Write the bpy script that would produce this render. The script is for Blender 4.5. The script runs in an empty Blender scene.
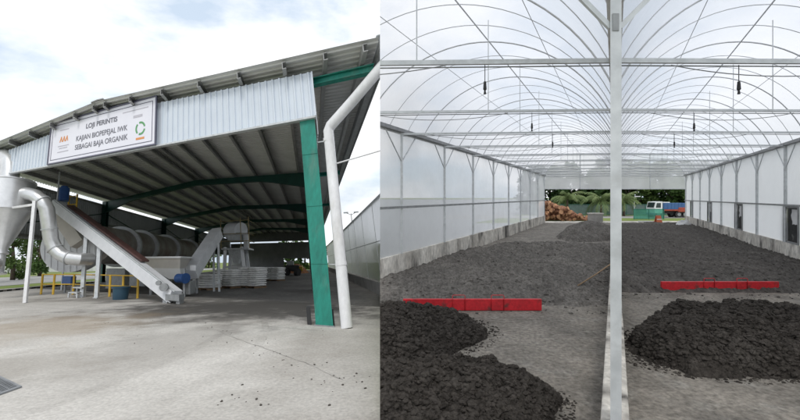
import bpy, bmesh, math, random
from mathutils import Vector, Matrix, noise
random.seed(7)
scene = bpy.context.scene
COL = scene.collection
rad = math.radians

# ------------------------------------------------------------------ site grids
# Greenhouse plot: level ground, bays run along a skewed axis.
def R(u, y, z): return Vector((u + 0.5375 * y, y, z))
# Shed yard: gently falling ground, oblique plan (front wall u, depth v, height w).
LO = Vector((0.2325, -0.4428, 0.7809))
LA = Vector((1.25925, -0.57897, 0.09408))
LB = Vector((-0.30386, 1.35580, -0.22032))
LC = Vector((-0.14530, 0.27675, 1.01192))
def L(u, v, w): return LO + LA * u + LB * v + LC * w
def W(x, y, z): return Vector((x, y, z))
LBn = LB.normalized(); LAn = LA.normalized(); LCn = LC.normalized()
NG = LA.cross(LB).normalized()      # yard ground normal
BOUND = Vector((1, 0.05, 0)).normalized()   # plot boundary between yard and greenhouse

# ------------------------------------------------------------------ materials
def mat(name, c1, c2=None, scale=3.0, rough=0.7, metal=0.0, bump=0.0, bscale=None, c3=None, scale3=0.6, lo=0.35, hi=0.65,
        lo3=0.45, hi3=0.7, detail=6.0, bdist=0.02, stretch=None, spec=0.5, speck=0.0, sscale=30):
    m = bpy.data.materials.new(name); m.use_nodes = True
    nt = m.node_tree; N = nt.nodes; K = nt.links
    b = N['Principled BSDF']
    b.inputs['Roughness'].default_value = rough; b.inputs['Metallic'].default_value = metal
    b.inputs['Specular IOR Level'].default_value = spec
    tc = N.new('ShaderNodeTexCoord')
    src = tc.outputs['Object']
    if stretch:
        mp = N.new('ShaderNodeMapping'); mp.inputs['Scale'].default_value = stretch
        K.new(src, mp.inputs['Vector']); src = mp.outputs['Vector']
    col = None
    if c2 is None: c2 = tuple(x * 0.82 for x in c1)
    def layer(sc, l, h):
        n = N.new('ShaderNodeTexNoise'); n.inputs['Scale'].default_value = sc; n.inputs['Detail'].default_value = detail
        n.inputs['Roughness'].default_value = 0.62
        K.new(src, n.inputs['Vector'])
        r = N.new('ShaderNodeMapRange'); r.inputs['From Min'].default_value = l; r.inputs['From Max'].default_value = h
        K.new(n.outputs['Fac'], r.inputs['Value']); return r.outputs['Result']
    mx = N.new('ShaderNodeMix'); mx.data_type = 'RGBA'
    mx.inputs[6].default_value = (*c1, 1); mx.inputs[7].default_value = (*c2, 1)
    K.new(layer(scale, lo, hi), mx.inputs[0]); out = mx.outputs[2]
    if c3 is not None:
        m3 = N.new('ShaderNodeMix'); m3.data_type = 'RGBA'
        K.new(layer(scale3, lo3, hi3), m3.inputs[0]); K.new(out, m3.inputs[6]); m3.inputs[7].default_value = (*c3, 1); out = m3.outputs[2]
    if speck:
        ms = N.new('ShaderNodeMix'); ms.data_type = 'RGBA'; ms.blend_type = 'MULTIPLY'; ms.inputs[0].default_value = 1.0
        rv = layer(sscale, 0.3, 0.7); r2 = N.new('ShaderNodeMapRange'); r2.inputs['To Min'].default_value = 1 - speck; r2.inputs['To Max'].default_value = 1 + speck * 0.6
        K.new(rv, r2.inputs['Value']); cb_ = N.new('ShaderNodeCombineColor')
        for q in range(3): K.new(r2.outputs['Result'], cb_.inputs[q])
        K.new(out, ms.inputs[6]); K.new(cb_.outputs[0], ms.inputs[7]); out = ms.outputs[2]
    K.new(out, b.inputs['Base Color'])
    if bump:
        n = N.new('ShaderNodeTexNoise'); n.inputs['Scale'].default_value = bscale or scale * 4; n.inputs['Detail'].default_value = 8
        n.inputs['Roughness'].default_value = 0.7
        K.new(tc.outputs['Object'], n.inputs['Vector'])
        bp = N.new('ShaderNodeBump'); bp.inputs['Strength'].default_value = bump; bp.inputs['Distance'].default_value = bdist
        K.new(n.outputs['Fac'], bp.inputs['Height']); K.new(bp.outputs['Normal'], b.inputs['Normal'])
    return m

def film(name, transp, transl, diff, tint=(0.9, 0.92, 0.93), gloss=0.05, scale=0.8, vary=0.15):
    m = bpy.data.materials.new(name); m.use_nodes = True
    nt = m.node_tree; N = nt.nodes; K = nt.links
    for n in list(N): N.remove(n)
    o = N.new('ShaderNodeOutputMaterial')
    t = N.new('ShaderNodeBsdfTransparent'); t.inputs['Color'].default_value = (*tint, 1)
    tl = N.new('ShaderNodeBsdfTranslucent'); tl.inputs['Color'].default_value = (*tint, 1)
    d = N.new('ShaderNodeBsdfDiffuse'); d.inputs['Color'].default_value = (*tint, 1)
    g = N.new('ShaderNodeBsdfGlossy'); g.inputs['Roughness'].default_value = 0.25
    m1 = N.new('ShaderNodeMixShader'); m2 = N.new('ShaderNodeMixShader'); m3 = N.new('ShaderNodeMixShader')
    tc = N.new('ShaderNodeTexCoord'); nz = N.new('ShaderNodeTexNoise'); nz.inputs['Scale'].default_value = scale; nz.inputs['Detail'].default_value = 5
    K.new(tc.outputs['Object'], nz.inputs['Vector'])
    r = N.new('ShaderNodeMapRange'); r.inputs['From Min'].default_value = 0.3; r.inputs['From Max'].default_value = 0.7
    r.inputs['To Min'].default_value = max(0, transp - vary); r.inputs['To Max'].default_value = transp + vary
    K.new(nz.outputs['Fac'], r.inputs['Value'])
    m1.inputs['Fac'].default_value = diff / max(1e-6, diff + transl)
    K.new(tl.outputs[0], m1.inputs[1]); K.new(d.outputs[0], m1.inputs[2])
    K.new(r.outputs['Result'], m2.inputs['Fac']); K.new(m1.outputs[0], m2.inputs[1]); K.new(t.outputs[0], m2.inputs[2])
    m3.inputs['Fac'].default_value = gloss
    nb = N.new('ShaderNodeTexNoise'); nb.inputs['Scale'].default_value = 1.6; nb.inputs['Detail'].default_value = 4; K.new(tc.outputs['Object'], nb.inputs['Vector'])
    bp = N.new('ShaderNodeBump'); bp.inputs['Strength'].default_value = 0.6; bp.inputs['Distance'].default_value = 0.06; K.new(nb.outputs['Fac'], bp.inputs['Height'])
    for q in (tl, d, g): K.new(bp.outputs['Normal'], q.inputs['Normal'])
    K.new(m2.outputs[0], m3.inputs[1]); K.new(g.outputs[0], m3.inputs[2])
    K.new(m3.outputs[0], o.inputs['Surface'])
    return m

def leafmat(name, c1, c2, scale=1.2):
    m = mat(name, c1, c2, scale=scale, rough=0.6, spec=0.25)
    nt = m.node_tree; N = nt.nodes; K = nt.links
    b = N['Principled BSDF']; o = N['Material Output']
    tl = N.new('ShaderNodeBsdfTranslucent'); mx = N.new('ShaderNodeMixShader'); mx.inputs[0].default_value = 0.25
    src = b.inputs['Base Color'].links[0].from_socket
    K.new(src, tl.inputs['Color']); K.new(b.outputs[0], mx.inputs[1]); K.new(tl.outputs[0], mx.inputs[2]); K.new(mx.outputs[0], o.inputs['Surface'])
    return m

M = {}
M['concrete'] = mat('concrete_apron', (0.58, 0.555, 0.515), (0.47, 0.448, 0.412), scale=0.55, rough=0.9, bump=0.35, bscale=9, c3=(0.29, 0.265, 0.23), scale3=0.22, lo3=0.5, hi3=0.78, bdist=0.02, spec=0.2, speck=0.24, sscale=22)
def ground_spots(m, spots):
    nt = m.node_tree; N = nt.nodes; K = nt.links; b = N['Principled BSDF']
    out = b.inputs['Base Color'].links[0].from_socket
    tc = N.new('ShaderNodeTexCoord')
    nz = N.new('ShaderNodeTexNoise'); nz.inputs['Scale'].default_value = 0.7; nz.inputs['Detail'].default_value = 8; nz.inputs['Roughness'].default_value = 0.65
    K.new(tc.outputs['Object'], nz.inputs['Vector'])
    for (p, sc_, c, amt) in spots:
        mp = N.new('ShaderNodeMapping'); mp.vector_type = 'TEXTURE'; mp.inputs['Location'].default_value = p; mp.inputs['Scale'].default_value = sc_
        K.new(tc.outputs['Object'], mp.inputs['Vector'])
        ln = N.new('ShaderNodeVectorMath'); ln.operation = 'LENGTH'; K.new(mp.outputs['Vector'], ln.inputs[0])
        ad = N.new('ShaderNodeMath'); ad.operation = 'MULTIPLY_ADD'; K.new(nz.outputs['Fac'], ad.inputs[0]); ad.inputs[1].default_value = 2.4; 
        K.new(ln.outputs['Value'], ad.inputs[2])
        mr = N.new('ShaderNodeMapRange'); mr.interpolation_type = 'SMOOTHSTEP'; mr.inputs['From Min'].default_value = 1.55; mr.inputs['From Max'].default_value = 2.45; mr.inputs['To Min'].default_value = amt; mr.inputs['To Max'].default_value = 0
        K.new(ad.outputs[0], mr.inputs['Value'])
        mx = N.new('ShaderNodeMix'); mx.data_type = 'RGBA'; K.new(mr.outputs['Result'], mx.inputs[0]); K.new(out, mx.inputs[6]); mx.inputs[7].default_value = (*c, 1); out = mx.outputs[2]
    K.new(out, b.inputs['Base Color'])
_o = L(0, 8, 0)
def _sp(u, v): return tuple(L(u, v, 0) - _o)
ground_spots(M['concrete'], [(_sp(-2.0, 10.6), (6.4, 4.6, 9), (0.065, 0.061, 0.056), 0.97), (_sp(-5.5, 11.8), (6, 2.5, 9), (0.17, 0.16, 0.145), 0.8), (_sp(-6.3, 5.4), (2.6, 3.0, 9), (0.33, 0.265, 0.19), 0.55), (_sp(-2.6, 5.6), (1.2, 3.6, 9), (0.27, 0.25, 0.225), 0.45), (_sp(-4.4, 3.1), (1.6, 1.2, 9), (0.28, 0.255, 0.22), 0.5)])  # leading spots darken the apron at the shed mouth; the rest are stains
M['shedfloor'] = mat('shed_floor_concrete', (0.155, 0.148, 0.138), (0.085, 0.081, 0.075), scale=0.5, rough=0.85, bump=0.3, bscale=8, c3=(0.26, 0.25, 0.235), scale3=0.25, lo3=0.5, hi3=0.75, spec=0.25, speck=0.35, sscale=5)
M['dark_stain'] = mat('dark_stain', (0.20, 0.19, 0.175), (0.40, 0.38, 0.35), scale=1.6, rough=0.9, lo=0.4, hi=0.6)
M['grass'] = mat('grass_ground', (0.13, 0.19, 0.045), (0.20, 0.24, 0.08), scale=0.35, rough=0.95, bump=0.8, bscale=6, c3=(0.24, 0.25, 0.12), scale3=0.12, spec=0.1)
M['road'] = mat('yard_road', (0.34, 0.335, 0.32), (0.26, 0.255, 0.245), scale=0.8, rough=0.9, bump=0.2)
M['gravel'] = mat('pale_gravel', (0.36, 0.375, 0.39), (0.27, 0.28, 0.295), scale=2.5, rough=0.95, bump=0.6, bscale=20, speck=0.3, sscale=30)
M['galv'] = mat('galvanised_steel', (0.60, 0.62, 0.63), (0.48, 0.50, 0.51), scale=6, rough=0.45, metal=0.2, c3=(0.42, 0.42, 0.41), scale3=1.5, lo3=.55, hi3=.8)
M['galvdark'] = mat('weathered_steel_pipe', (0.33, 0.34, 0.345), (0.24, 0.248, 0.25), scale=5, rough=0.5, metal=0.3)
M['hoop'] = mat('galvanised_hoop_pipe', (0.56, 0.57, 0.58), (0.46, 0.47, 0.48), scale=5, rough=0.5, metal=0.2)
M['gutter'] = mat('gutter_steel', (0.30, 0.305, 0.31), (0.2, 0.205, 0.21), scale=3, rough=0.5, metal=0.3)
M['film_roof'] = film('clear_roof_film', 0.36, 0.80, 0.20, tint=(0.81, 0.82, 0.845), gloss=0.02, scale=0.30, vary=0.14)
M['film_wall'] = film('milky_wall_film', 0.34, 0.80, 0.20, tint=(0.95, 0.955, 0.965), gloss=0.06, scale=0.7, vary=0.08)
M['film_white'] = film('white_wall_panel', 0.03, 0.6, 0.4, tint=(0.96, 0.965, 0.965), gloss=0.04, scale=0.8, vary=0.03)
M['curb'] = mat('stained_concrete_curb', (0.74, 0.71, 0.65), (0.46, 0.43, 0.385), scale=1.3, rough=0.9, bump=0.5, bscale=7, c3=(0.13, 0.122, 0.112), scale3=0.95, lo3=0.50, hi3=0.64, stretch=(1, 1, 0.5), spec=0.2, speck=0.35, sscale=9)
M['curbtop'] = mat('middle_curb_concrete', (0.56, 0.53, 0.48), (0.34, 0.32, 0.285), scale=3, rough=0.9, bump=0.6, bscale=12, c3=(0.07, 0.065, 0.06), scale3=2.0, lo3=0.50, hi3=0.66, spec=0.2, speck=0.35, sscale=16)
M['ghfloor'] = mat('compost_stained_floor', (0.31, 0.282, 0.244), (0.17, 0.156, 0.137), scale=1.1, rough=0.92, bump=1.0, bscale=16, c3=(0.30, 0.285, 0.255), scale3=3.0, lo3=0.53, hi3=0.74, bdist=0.04, spec=0.2, speck=0.5, sscale=14, detail=9)
M['compost'] = mat('moist_compost', (0.036, 0.0315, 0.0275), (0.066, 0.058, 0.051), scale=9, rough=0.95, bump=1.0, bscale=40, bdist=0.02, c3=(0.088, 0.079, 0.070), scale3=1.6, lo3=.55, hi3=.8, spec=0.12, speck=0.5, sscale=24)
M['beddry'] = mat('dry_compost_dust', (0.27, 0.25, 0.222), (0.17, 0.157, 0.14), scale=1.2, rough=0.96, bump=0.8, bscale=18, spec=0.15, speck=0.4, sscale=10)
M['bed'] = mat('spread_compost', (0.118, 0.109, 0.099), (0.19, 0.177, 0.161), speck=0.5, sscale=16, scale=5, rough=0.96, bump=1.0, bscale=26, bdist=0.04, c3=(0.24, 0.222, 0.20), scale3=0.5, lo3=.50, hi3=.70, spec=0.15, stretch=(1, 0.55, 1))
M['bedR'] = mat('spread_compost_dark', (0.078, 0.071, 0.065), (0.132, 0.122, 0.112), speck=0.5, sscale=16, scale=5, rough=0.96, bump=1.0, bscale=26, bdist=0.04, spec=0.15, c3=(0.17, 0.157, 0.143), scale3=0.42, lo3=.52, hi3=.74, stretch=(1, 0.5, 1))
M['red'] = mat('red_paint', (0.62, 0.018, 0.028), (0.48, 0.016, 0.024), scale=3, rough=0.5, c3=(0.12, 0.035, 0.03), scale3=4.5, lo3=0.56, hi3=0.72, speck=0.25, sscale=20)
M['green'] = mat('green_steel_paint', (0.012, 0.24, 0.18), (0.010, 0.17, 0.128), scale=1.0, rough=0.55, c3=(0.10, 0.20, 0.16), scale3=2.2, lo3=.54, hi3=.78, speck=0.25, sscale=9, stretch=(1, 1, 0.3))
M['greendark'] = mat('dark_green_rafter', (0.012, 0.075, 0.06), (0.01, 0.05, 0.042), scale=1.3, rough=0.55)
M['roof'] = mat('roof_sheet', (0.66, 0.66, 0.65), (0.56, 0.56, 0.55), scale=0.8, rough=0.55, metal=0.0)
M['roofin'] = mat('purlin_steel', (0.36, 0.36, 0.35), (0.28, 0.28, 0.275), scale=2, rough=0.5, metal=0.2)
M['fascia'] = mat('pale_blue_cladding', (0.64, 0.69, 0.75), (0.58, 0.63, 0.69), scale=0.8, rough=0.42, metal=0.1)
M['cladding'] = mat('grey_cladding', (0.62, 0.64, 0.66), (0.54, 0.56, 0.58), scale=0.8, rough=0.5, metal=0.1)
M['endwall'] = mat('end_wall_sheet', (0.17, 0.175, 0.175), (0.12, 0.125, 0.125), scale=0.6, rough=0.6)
M['white'] = mat('white_pvc', (0.80, 0.80, 0.81), (0.68, 0.68, 0.68), scale=1.2, rough=0.45, c3=(0.56, 0.54, 0.50), scale3=1.1, lo3=.54, hi3=.8, stretch=(1, 1, 0.4), speck=0.1, sscale=12)
M['sign'] = mat('sign_sheet', (0.78, 0.77, 0.83), (0.74, 0.73, 0.80), scale=0.6, rough=0.5)
M['signframe'] = mat('sign_border', (0.11, 0.11, 0.16), (0.09, 0.09, 0.13), scale=2, rough=0.5)
M['signtext'] = mat('sign_lettering', (0.17, 0.17, 0.20), (0.14, 0.14, 0.17), scale=2, rough=0.6)
M['signfaint'] = mat('sign_small_print', (0.52, 0.50, 0.55), (0.46, 0.45, 0.5), scale=2, rough=0.6)
M['signorange'] = mat('sign_orange', (0.72, 0.30, 0.10), (0.66, 0.26, 0.08), scale=2, rough=0.6)
M['signgreen'] = mat('sign_green', (0.13, 0.36, 0.15), (0.1, 0.3, 0.12), scale=2, rough=0.6)
M['stainless'] = mat('brushed_stainless', (0.74, 0.745, 0.75), (0.62, 0.625, 0.63), scale=2.5, rough=0.34, metal=0.6, c3=(0.54, 0.54, 0.54), scale3=0.9, lo3=.5, hi3=.8)
M['conveyor'] = mat('conveyor_steel', (0.72, 0.73, 0.75), (0.62, 0.63, 0.65), scale=2, rough=0.5, metal=0.05)
M['rust'] = mat('brown_belt_cover', (0.10, 0.045, 0.038), (0.06, 0.03, 0.026), scale=3, rough=0.6)
M['drum'] = mat('dryer_drum_steel', (0.40, 0.375, 0.345), (0.30, 0.28, 0.255), scale=1.6, rough=0.55, metal=0.1, c3=(0.25, 0.19, 0.15), scale3=0.8)
M['hopper'] = mat('hopper_beige', (0.56, 0.53, 0.475), (0.48, 0.45, 0.41), scale=1.4, rough=0.6)
M['hopperw'] = mat('hopper_white', (0.85, 0.85, 0.84), (0.78, 0.78, 0.77), scale=1.4, rough=0.5)
M['blue'] = mat('blue_paint', (0.03, 0.10, 0.30), (0.02, 0.07, 0.22), scale=3, rough=0.5)
M['tub'] = mat('blue_plastic', (0.022, 0.07, 0.11), (0.018, 0.055, 0.09), scale=2, rough=0.5)
M['yellow'] = mat('yellow_paint', (0.66, 0.42, 0.04), (0.55, 0.34, 0.03), scale=3, rough=0.5)
M['wornyellow'] = mat('worn_yellow_paint', (0.30, 0.23, 0.09), (0.25, 0.2, 0.12), scale=3, rough=0.6)
M['sack'] = mat('white_woven_sack', (0.90, 0.90, 0.89), (0.78, 0.78, 0.77), scale=4, rough=0.75, bump=0.5, bscale=18, c3=(0.38, 0.36, 0.33), scale3=2.5, lo3=.6, hi3=.8)
M['wood'] = mat('pallet_wood', (0.27, 0.19, 0.11), (0.2, 0.13, 0.08), scale=4, rough=0.85, stretch=(1, 6, 6))
M['log'] = mat('log_bark', (0.33, 0.155, 0.085), (0.13, 0.062, 0.038), scale=5, rough=0.9, bump=0.6, bscale=14)
M['logcut'] = mat('log_cut_face', (0.60, 0.34, 0.19), (0.42, 0.22, 0.12), scale=6, rough=0.9)
M['black'] = mat('black_rubber', (0.022, 0.022, 0.024), (0.03, 0.03, 0.03), scale=3, rough=0.7)
M['darkvoid'] = mat('dark_opening_sheet', (0.018, 0.018, 0.018), (0.05, 0.05, 0.048), scale=2.2, rough=0.9, c3=(0.2, 0.2, 0.19), scale3=2.6, lo3=.6, hi3=.72)
M['grating'] = mat('steel_grating', (0.27, 0.28, 0.29), (0.2, 0.21, 0.22), scale=4, rough=0.6)
M['bark'] = mat('tree_bark', (0.13, 0.10, 0.075), (0.08, 0.062, 0.045), scale=4, rough=0.95, bump=0.6)
M['leaf_dark'] = leafmat('dark_leaves', (0.030, 0.065, 0.020), (0.055, 0.10, 0.030))
M['leaf_mid'] = leafmat('mid_leaves', (0.055, 0.11, 0.026), (0.09, 0.15, 0.042))
M['leaf_light'] = leafmat('light_leaves', (0.085, 0.145, 0.035), (0.13, 0.19, 0.06))
M['palm'] = leafmat('palm_leaves', (0.14, 0.21, 0.075), (0.24, 0.29, 0.13), scale=0.8)
M['fence'] = mat('green_fence_paint', (0.03, 0.16, 0.115), (0.02, 0.12, 0.09), scale=2, rough=0.5)
M['mesh'] = film('green_fence_mesh', 0.60, 0.3, 0.7, tint=(0.42, 0.56, 0.55), gloss=0.0, scale=3, vary=0.05)
M['mesh_gate'] = film('green_gate_mesh', 0.62, 0.3, 0.7, tint=(0.16, 0.46, 0.36), gloss=0.0, scale=3, vary=0.05)
M['truckw'] = mat('truck_white_paint', (0.75, 0.76, 0.77), (0.68, 0.69, 0.7), scale=3, rough=0.35)
M['truckb'] = mat('truck_blue_paint', (0.05, 0.13, 0.30), (0.04, 0.10, 0.24), scale=2, rough=0.5)
M['truckr'] = mat('truck_red_paint', (0.38, 0.07, 0.035), (0.28, 0.05, 0.03), scale=2, rough=0.55)
M['glass'] = mat('dark_glass', (0.03, 0.04, 0.045), (0.02, 0.03, 0.035), scale=2, rough=0.08)
M['orange'] = mat('orange_plastic', (0.52, 0.13, 0.05), (0.42, 0.10, 0.045), scale=3, rough=0.5)
M['rag'] = mat('white_plastic_sheet', (0.68, 0.68, 0.68), (0.55, 0.55, 0.55), scale=4, rough=0.6)
M['clod'] = mat('dark_soil_clod', (0.05, 0.043, 0.036), (0.085, 0.075, 0.064), scale=12, rough=0.95)
M['gwall'] = mat('weathered_white_sheet', (0.86, 0.865, 0.87), (0.74, 0.745, 0.75), scale=0.7, rough=0.6, c3=(0.58, 0.59, 0.595), scale3=0.9, lo3=.5, hi3=.8, stretch=(1, 1, 0.35))
M['gfilm'] = film('translucent_wall_sheet', 0.04, 0.8, 0.2, tint=(0.93, 0.935, 0.94), gloss=0.03, scale=0.5, vary=0.03)
M['gbase'] = mat('dark_concrete_base', (0.30, 0.292, 0.277), (0.2, 0.194, 0.185), scale=1.2, rough=0.9, bump=.4)
M['brownheap'] = mat('orange_brown_heap', (0.34, 0.15, 0.06), (0.22, 0.09, 0.04), scale=2, rough=0.95, bump=.8)

# ------------------------------------------------------------------ mesh helpers
ORG = {}
def tag(o, label=None, cat=None, group=None, kind=None):
    if label: o['label'] = label
    if cat: o['category'] = cat
    if group: o['group'] = group
    if kind: o['kind'] = kind
    return o
def thing(name, loc, label, cat, group=None):
    o = bpy.data.objects.new(name, None); COL.objects.link(o); o.location = loc
    o.empty_display_size = 0.2
    tag(o, label, cat, group); ORG[o.name] = Vector(loc); return o

class MB:
    def __init__(s): s.v = []; s.f = []
    def face(s, pts):
        n = len(s.v); s.v += [Vector(p) for p in pts]; s.f.append(tuple(range(n, n + len(pts))))
    def hexa(s, p):   # 8 corners: bottom 0-3 loop, top 4-7 loop
        n = len(s.v); s.v += [Vector(q) for q in p]
        s.f += [tuple(n + i for i in q) for q in ((3, 2, 1, 0), (4, 5, 6, 7), (0, 1, 5, 4), (1, 2, 6, 5), (2, 3, 7, 6), (3, 0, 4, 7))]
        return s
    def box(s, F, a, b, c):
        return s.hexa([F(a[0], b[0], c[0]), F(a[1], b[0], c[0]), F(a[1], b[1], c[0]), F(a[0], b[1], c[0]),
                       F(a[0], b[0], c[1]), F(a[1], b[0], c[1]), F(a[1], b[1], c[1]), F(a[0], b[1], c[1])])
    def grid(s, P, closed=False):   # P rows of points
        n = len(s.v); R_ = len(P); C_ = len(P[0])
        for r in P: s.v += [Vector(q) for q in r]
        for i in range(R_ - 1):
            for j in range(C_ if closed else C_ - 1):
                k = (j + 1) % C_
                s.f.append((n + i * C_ + j, n + i * C_ + k, n + (i + 1) * C_ + k, n + (i + 1) * C_ + j))
        return s
    def tube(s, pts, r, n=10, cap=True):
        pts = [Vector(p) for p in pts]
        rr = r if isinstance(r, (list, tuple)) else [r] * len(pts)
        rings = []; up = None
        for i, p in enumerate(pts):
            t = (pts[min(i + 1, len(pts) - 1)] - pts[max(i - 1, 0)]).normalized()
            if up is None:
                up = Vector((0, 0, 1)) if abs(t.z) < 0.9 else Vector((1, 0, 0))
            x = t.cross(up).normalized(); up = x.cross(t).normalized()
            rings.append([p + (x * math.cos(2 * math.pi * k / n) + up * math.sin(2 * math.pi * k / n)) * rr[i] for k in range(n)])
        b = len(s.v); s.grid(rings, closed=True)
        if cap:
            s.f.append(tuple(b + k for k in range(n))[::-1]); e = b + (len(pts) - 1) * n; s.f.append(tuple(e + k for k in range(n)))
        return s
    def bar(s, p, q, wx, wy, up=Vector((0, 0, 1))):   # rectangular bar
        p = Vector(p); q = Vector(q); t = (q - p).normalized()
        x = t.cross(up)
        if x.length < 1e-4: x = Vector((1, 0, 0))
        x = x.normalized(); y = x.cross(t).normalized()
        c = [(-1, -1), (1, -1), (1, 1), (-1, 1)]
        return s.hexa([p + x * a * wx / 2 + y * b * wy / 2 for a, b in c] + [q + x * a * wx / 2 + y * b * wy / 2 for a, b in c])
    def build(s, name, m, parent=None, side=None, smooth=False, bevel=0, origin=None, recalc=True):
        bm = bmesh.new(); vs = [bm.verts.new(p) for p in s.v]
        for f in s.f:
            try: bm.faces.new([vs[i] for i in f])
            except ValueError: pass
        if side:
            cut = [v for v in bm.verts if (v.co.dot(BOUND) > 0) == (side == 'L')]
            if cut:
                bmesh.ops.bisect_plane(bm, geom=bm.verts[:] + bm.edges[:] + bm.faces[:], dist=1e-5, plane_co=(0, 0, 0),
                                       plane_no=BOUND, clear_outer=(side == 'L'), clear_inner=(side == 'R'))
        if not bm.verts:
            bm.free(); return None
        if recalc: bmesh.ops.recalc_face_normals(bm, faces=bm.faces[:])
        if parent is not None: off = ORG[parent.name]
        elif origin is not None: off = Vector(origin)
        else:
            xs = [v.co for v in bm.verts]
            off = Vector(((min(p.x for p in xs) + max(p.x for p in xs)) / 2, (min(p.y for p in xs) + max(p.y for p in xs)) / 2, min(p.z for p in xs)))
        for v in bm.verts: v.co -= off
        me = bpy.data.meshes.new(name); bm.to_mesh(me); bm.free()
        if smooth:
            for p in me.polygons: p.use_smooth = True
        me.materials.append(m)
        o = bpy.data.objects.new(name, me); COL.objects.link(o)
        ORG[o.name] = off
        if parent is not None: o.parent = parent
        else: o.location = off
        if bevel:
            bv = o.modifiers.new('bevel', 'BEVEL'); bv.width = bevel; bv.segments = 2; bv.limit_method = 'ANGLE'
        if smooth == 'auto':
            me.set_sharp_from_angle(angle=rad(40))
        return o

def corr(P0, du, dh, n_dir, length, period, depth):
    """corrugated sheet: runs from P0 along du (length), ribs of height depth along n_dir, extruded along dh."""
    prof = [(0, 0), (0.62, 0), (0.70, 1), (0.92, 1)]
    k = int(length / period)
    a = []
    for i in range(k + 1):
        for t, h in prof:
            d = (i + t) * period
            if d <= length: a.append((d, h))
    a.append((length, 0))
    mb = MB()
    bot = [P0 + du * d + n_dir * (h * depth) for d, h in a]
    mb.grid([bot, [p + dh for p in bot]])
    return mb

def text_mesh(body, size, bold=0.0):
    cu = bpy.data.curves.new('txt', 'FONT'); cu.body = body; cu.size = size; cu.align_x = 'CENTER'; cu.align_y = 'CENTER'; cu.offset = bold
    o = bpy.data.objects.new('txt', cu); COL.objects.link(o)
    bpy.context.view_layer.update()
    me = bpy.data.meshes.new_from_object(o.evaluated_get(bpy.context.evaluated_depsgraph_get()))
    v = [Vector(x.co) for x in me.vertices]; f = [tuple(p.vertices) for p in me.polygons]
    bpy.data.objects.remove(o); bpy.data.meshes.remove(me); bpy.data.curves.remove(cu)
    return v, f

def copy_tree(o, loc, rot=None, label=None, parent=None):
    c = o.copy(); COL.objects.link(c)
    if parent is None:
        c.location = loc
        if rot is not None: c.rotation_euler = rot
        if label: c['label'] = label
    else: c.parent = parent
    for ch in list(o.children): copy_tree(ch, None, parent=c)
    return c

# ------------------------------------------------------------------ ground
def yard_z(x, y):     # height of the yard plane at world x,y
    d = NG.dot(LO)
    return (d - NG.x * x - NG.y * y) / NG.z
def make_ground():
    mb = MB()
    ys = [-12, 0, 6, 12, 20, 30, 45, 60, 90, 140, 220, 400, 900]
    ss = [0.0, 5, 12, 25, 50, 90, 160, 320, 900]
    P = []
    for y in ys: P.append([W(s - 0.05 * y, y, 0) for s in ss])
    mb.grid(P)
    P = []
    for y in ys: P.append([W(-s - 0.05 * y, y, yard_z(-s - 0.05 * y, y) - 0.03) for s in ss[::-1]])
    mb.grid(P)
    bank = [W(-0.05 * y, y, 0) for y in ys]; low = [W(-0.05 * y, y, yard_z(-0.05 * y, y) - 0.03) for y in ys]
    mb.grid([bank, low])
    o = mb.build('ground', M['grass'], origin=(0, 0, 0), recalc=False)
    tag(o, 'green grassy ground around the shed yard and greenhouse', None, None, 'structure')
make_ground()
def lsheet(name, u0, u1, v0, v1, w, m, label, nu=24, nv=36, wob=0.0):
    mb = MB()
    mb.grid([[L(u0 + (u1 - u0) * i / nu, v0 + (v1 - v0) * j / nv, w) for i in range(nu + 1)] for j in range(nv + 1)])
    o = mb.build(name, m, side='L', origin=L(0, 8, 0), recalc=False)
    return tag(o, label, None, None, 'structure')
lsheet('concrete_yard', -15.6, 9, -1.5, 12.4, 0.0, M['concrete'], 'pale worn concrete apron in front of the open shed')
lsheet('shed_floor', -15.6, 6.5, 12.4, 64, 0.0, M['shedfloor'], 'dark stained concrete floor under the shed roof')
mb = MB()
rj = random.Random(2)
for pts in ([(-12, 7.35), (-9, 7.45), (-6, 7.5), (-3.2, 7.55), (0.4, 7.6)], [(-5.2, 7.5), (-5.0, 9.5), (-4.9, 12.3)], [(-2.4, 6.9), (-1.6, 6.2), (-0.9, 5.7), (-0.2, 5.2), (0.35, 4.6)]):
    fine = []
    for (a, b), (c, d) in zip(pts, pts[1:]):
        for k in range(10): fine.append((a + (c - a) * k / 10 + rj.uniform(-0.02, 0.02), b + (d - b) * k / 10 + rj.uniform(-0.02, 0.02)))
    wj = 0.007
    for (a, b), (c, d) in zip(fine, fine[1:]):
        dx, dy = c - a, d - b; ln = math.hypot(dx, dy); nx, ny = -dy / ln * wj, dx / ln * wj
        mb.face([L(a - nx, b - ny, 0.004), L(c - nx, d - ny, 0.004), L(c + nx, d + ny, 0.004), L(a + nx, b + ny, 0.004)])
tag(mb.build('slab_joint', M['dark_stain'], None, 'L', recalc=False), 'thin dark joints and cracks between the concrete slabs', None, None, 'structure')
def tyre(pts, wd, name):
    mb = MB(); n_ = len(pts)
    for r0 in (0, ):
        rows = []
        for i, (a, b) in enumerate(pts):
            c, d = pts[min(i + 1, n_ - 1)]; e, f_ = pts[max(i - 1, 0)]; dx, dy = c - e, d - f_; ln = math.hypot(dx, dy)
            rows.append([L(a - dy / ln * wd * q, b + dx / ln * wd * q, 0.006) for q in (-1, -.3, .3, 1)])
        mb.grid(rows)
    tag(mb.build(name, M['tyre'], None, 'L', recalc=False), 'faint dark tyre track curving over the concrete apron', None, None, 'structure')
M['tyre'] = film('tyre_track_dust', 0.93, 0.0, 1.0, tint=(0.22, 0.205, 0.185), gloss=0.0, scale=0.9, vary=0.07)
_nt = M['tyre'].node_tree
for q in _nt.nodes:
    if q.type == 'BSDF_TRANSPARENT': q.inputs['Color'].default_value = (1, 1, 1, 1)
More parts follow.
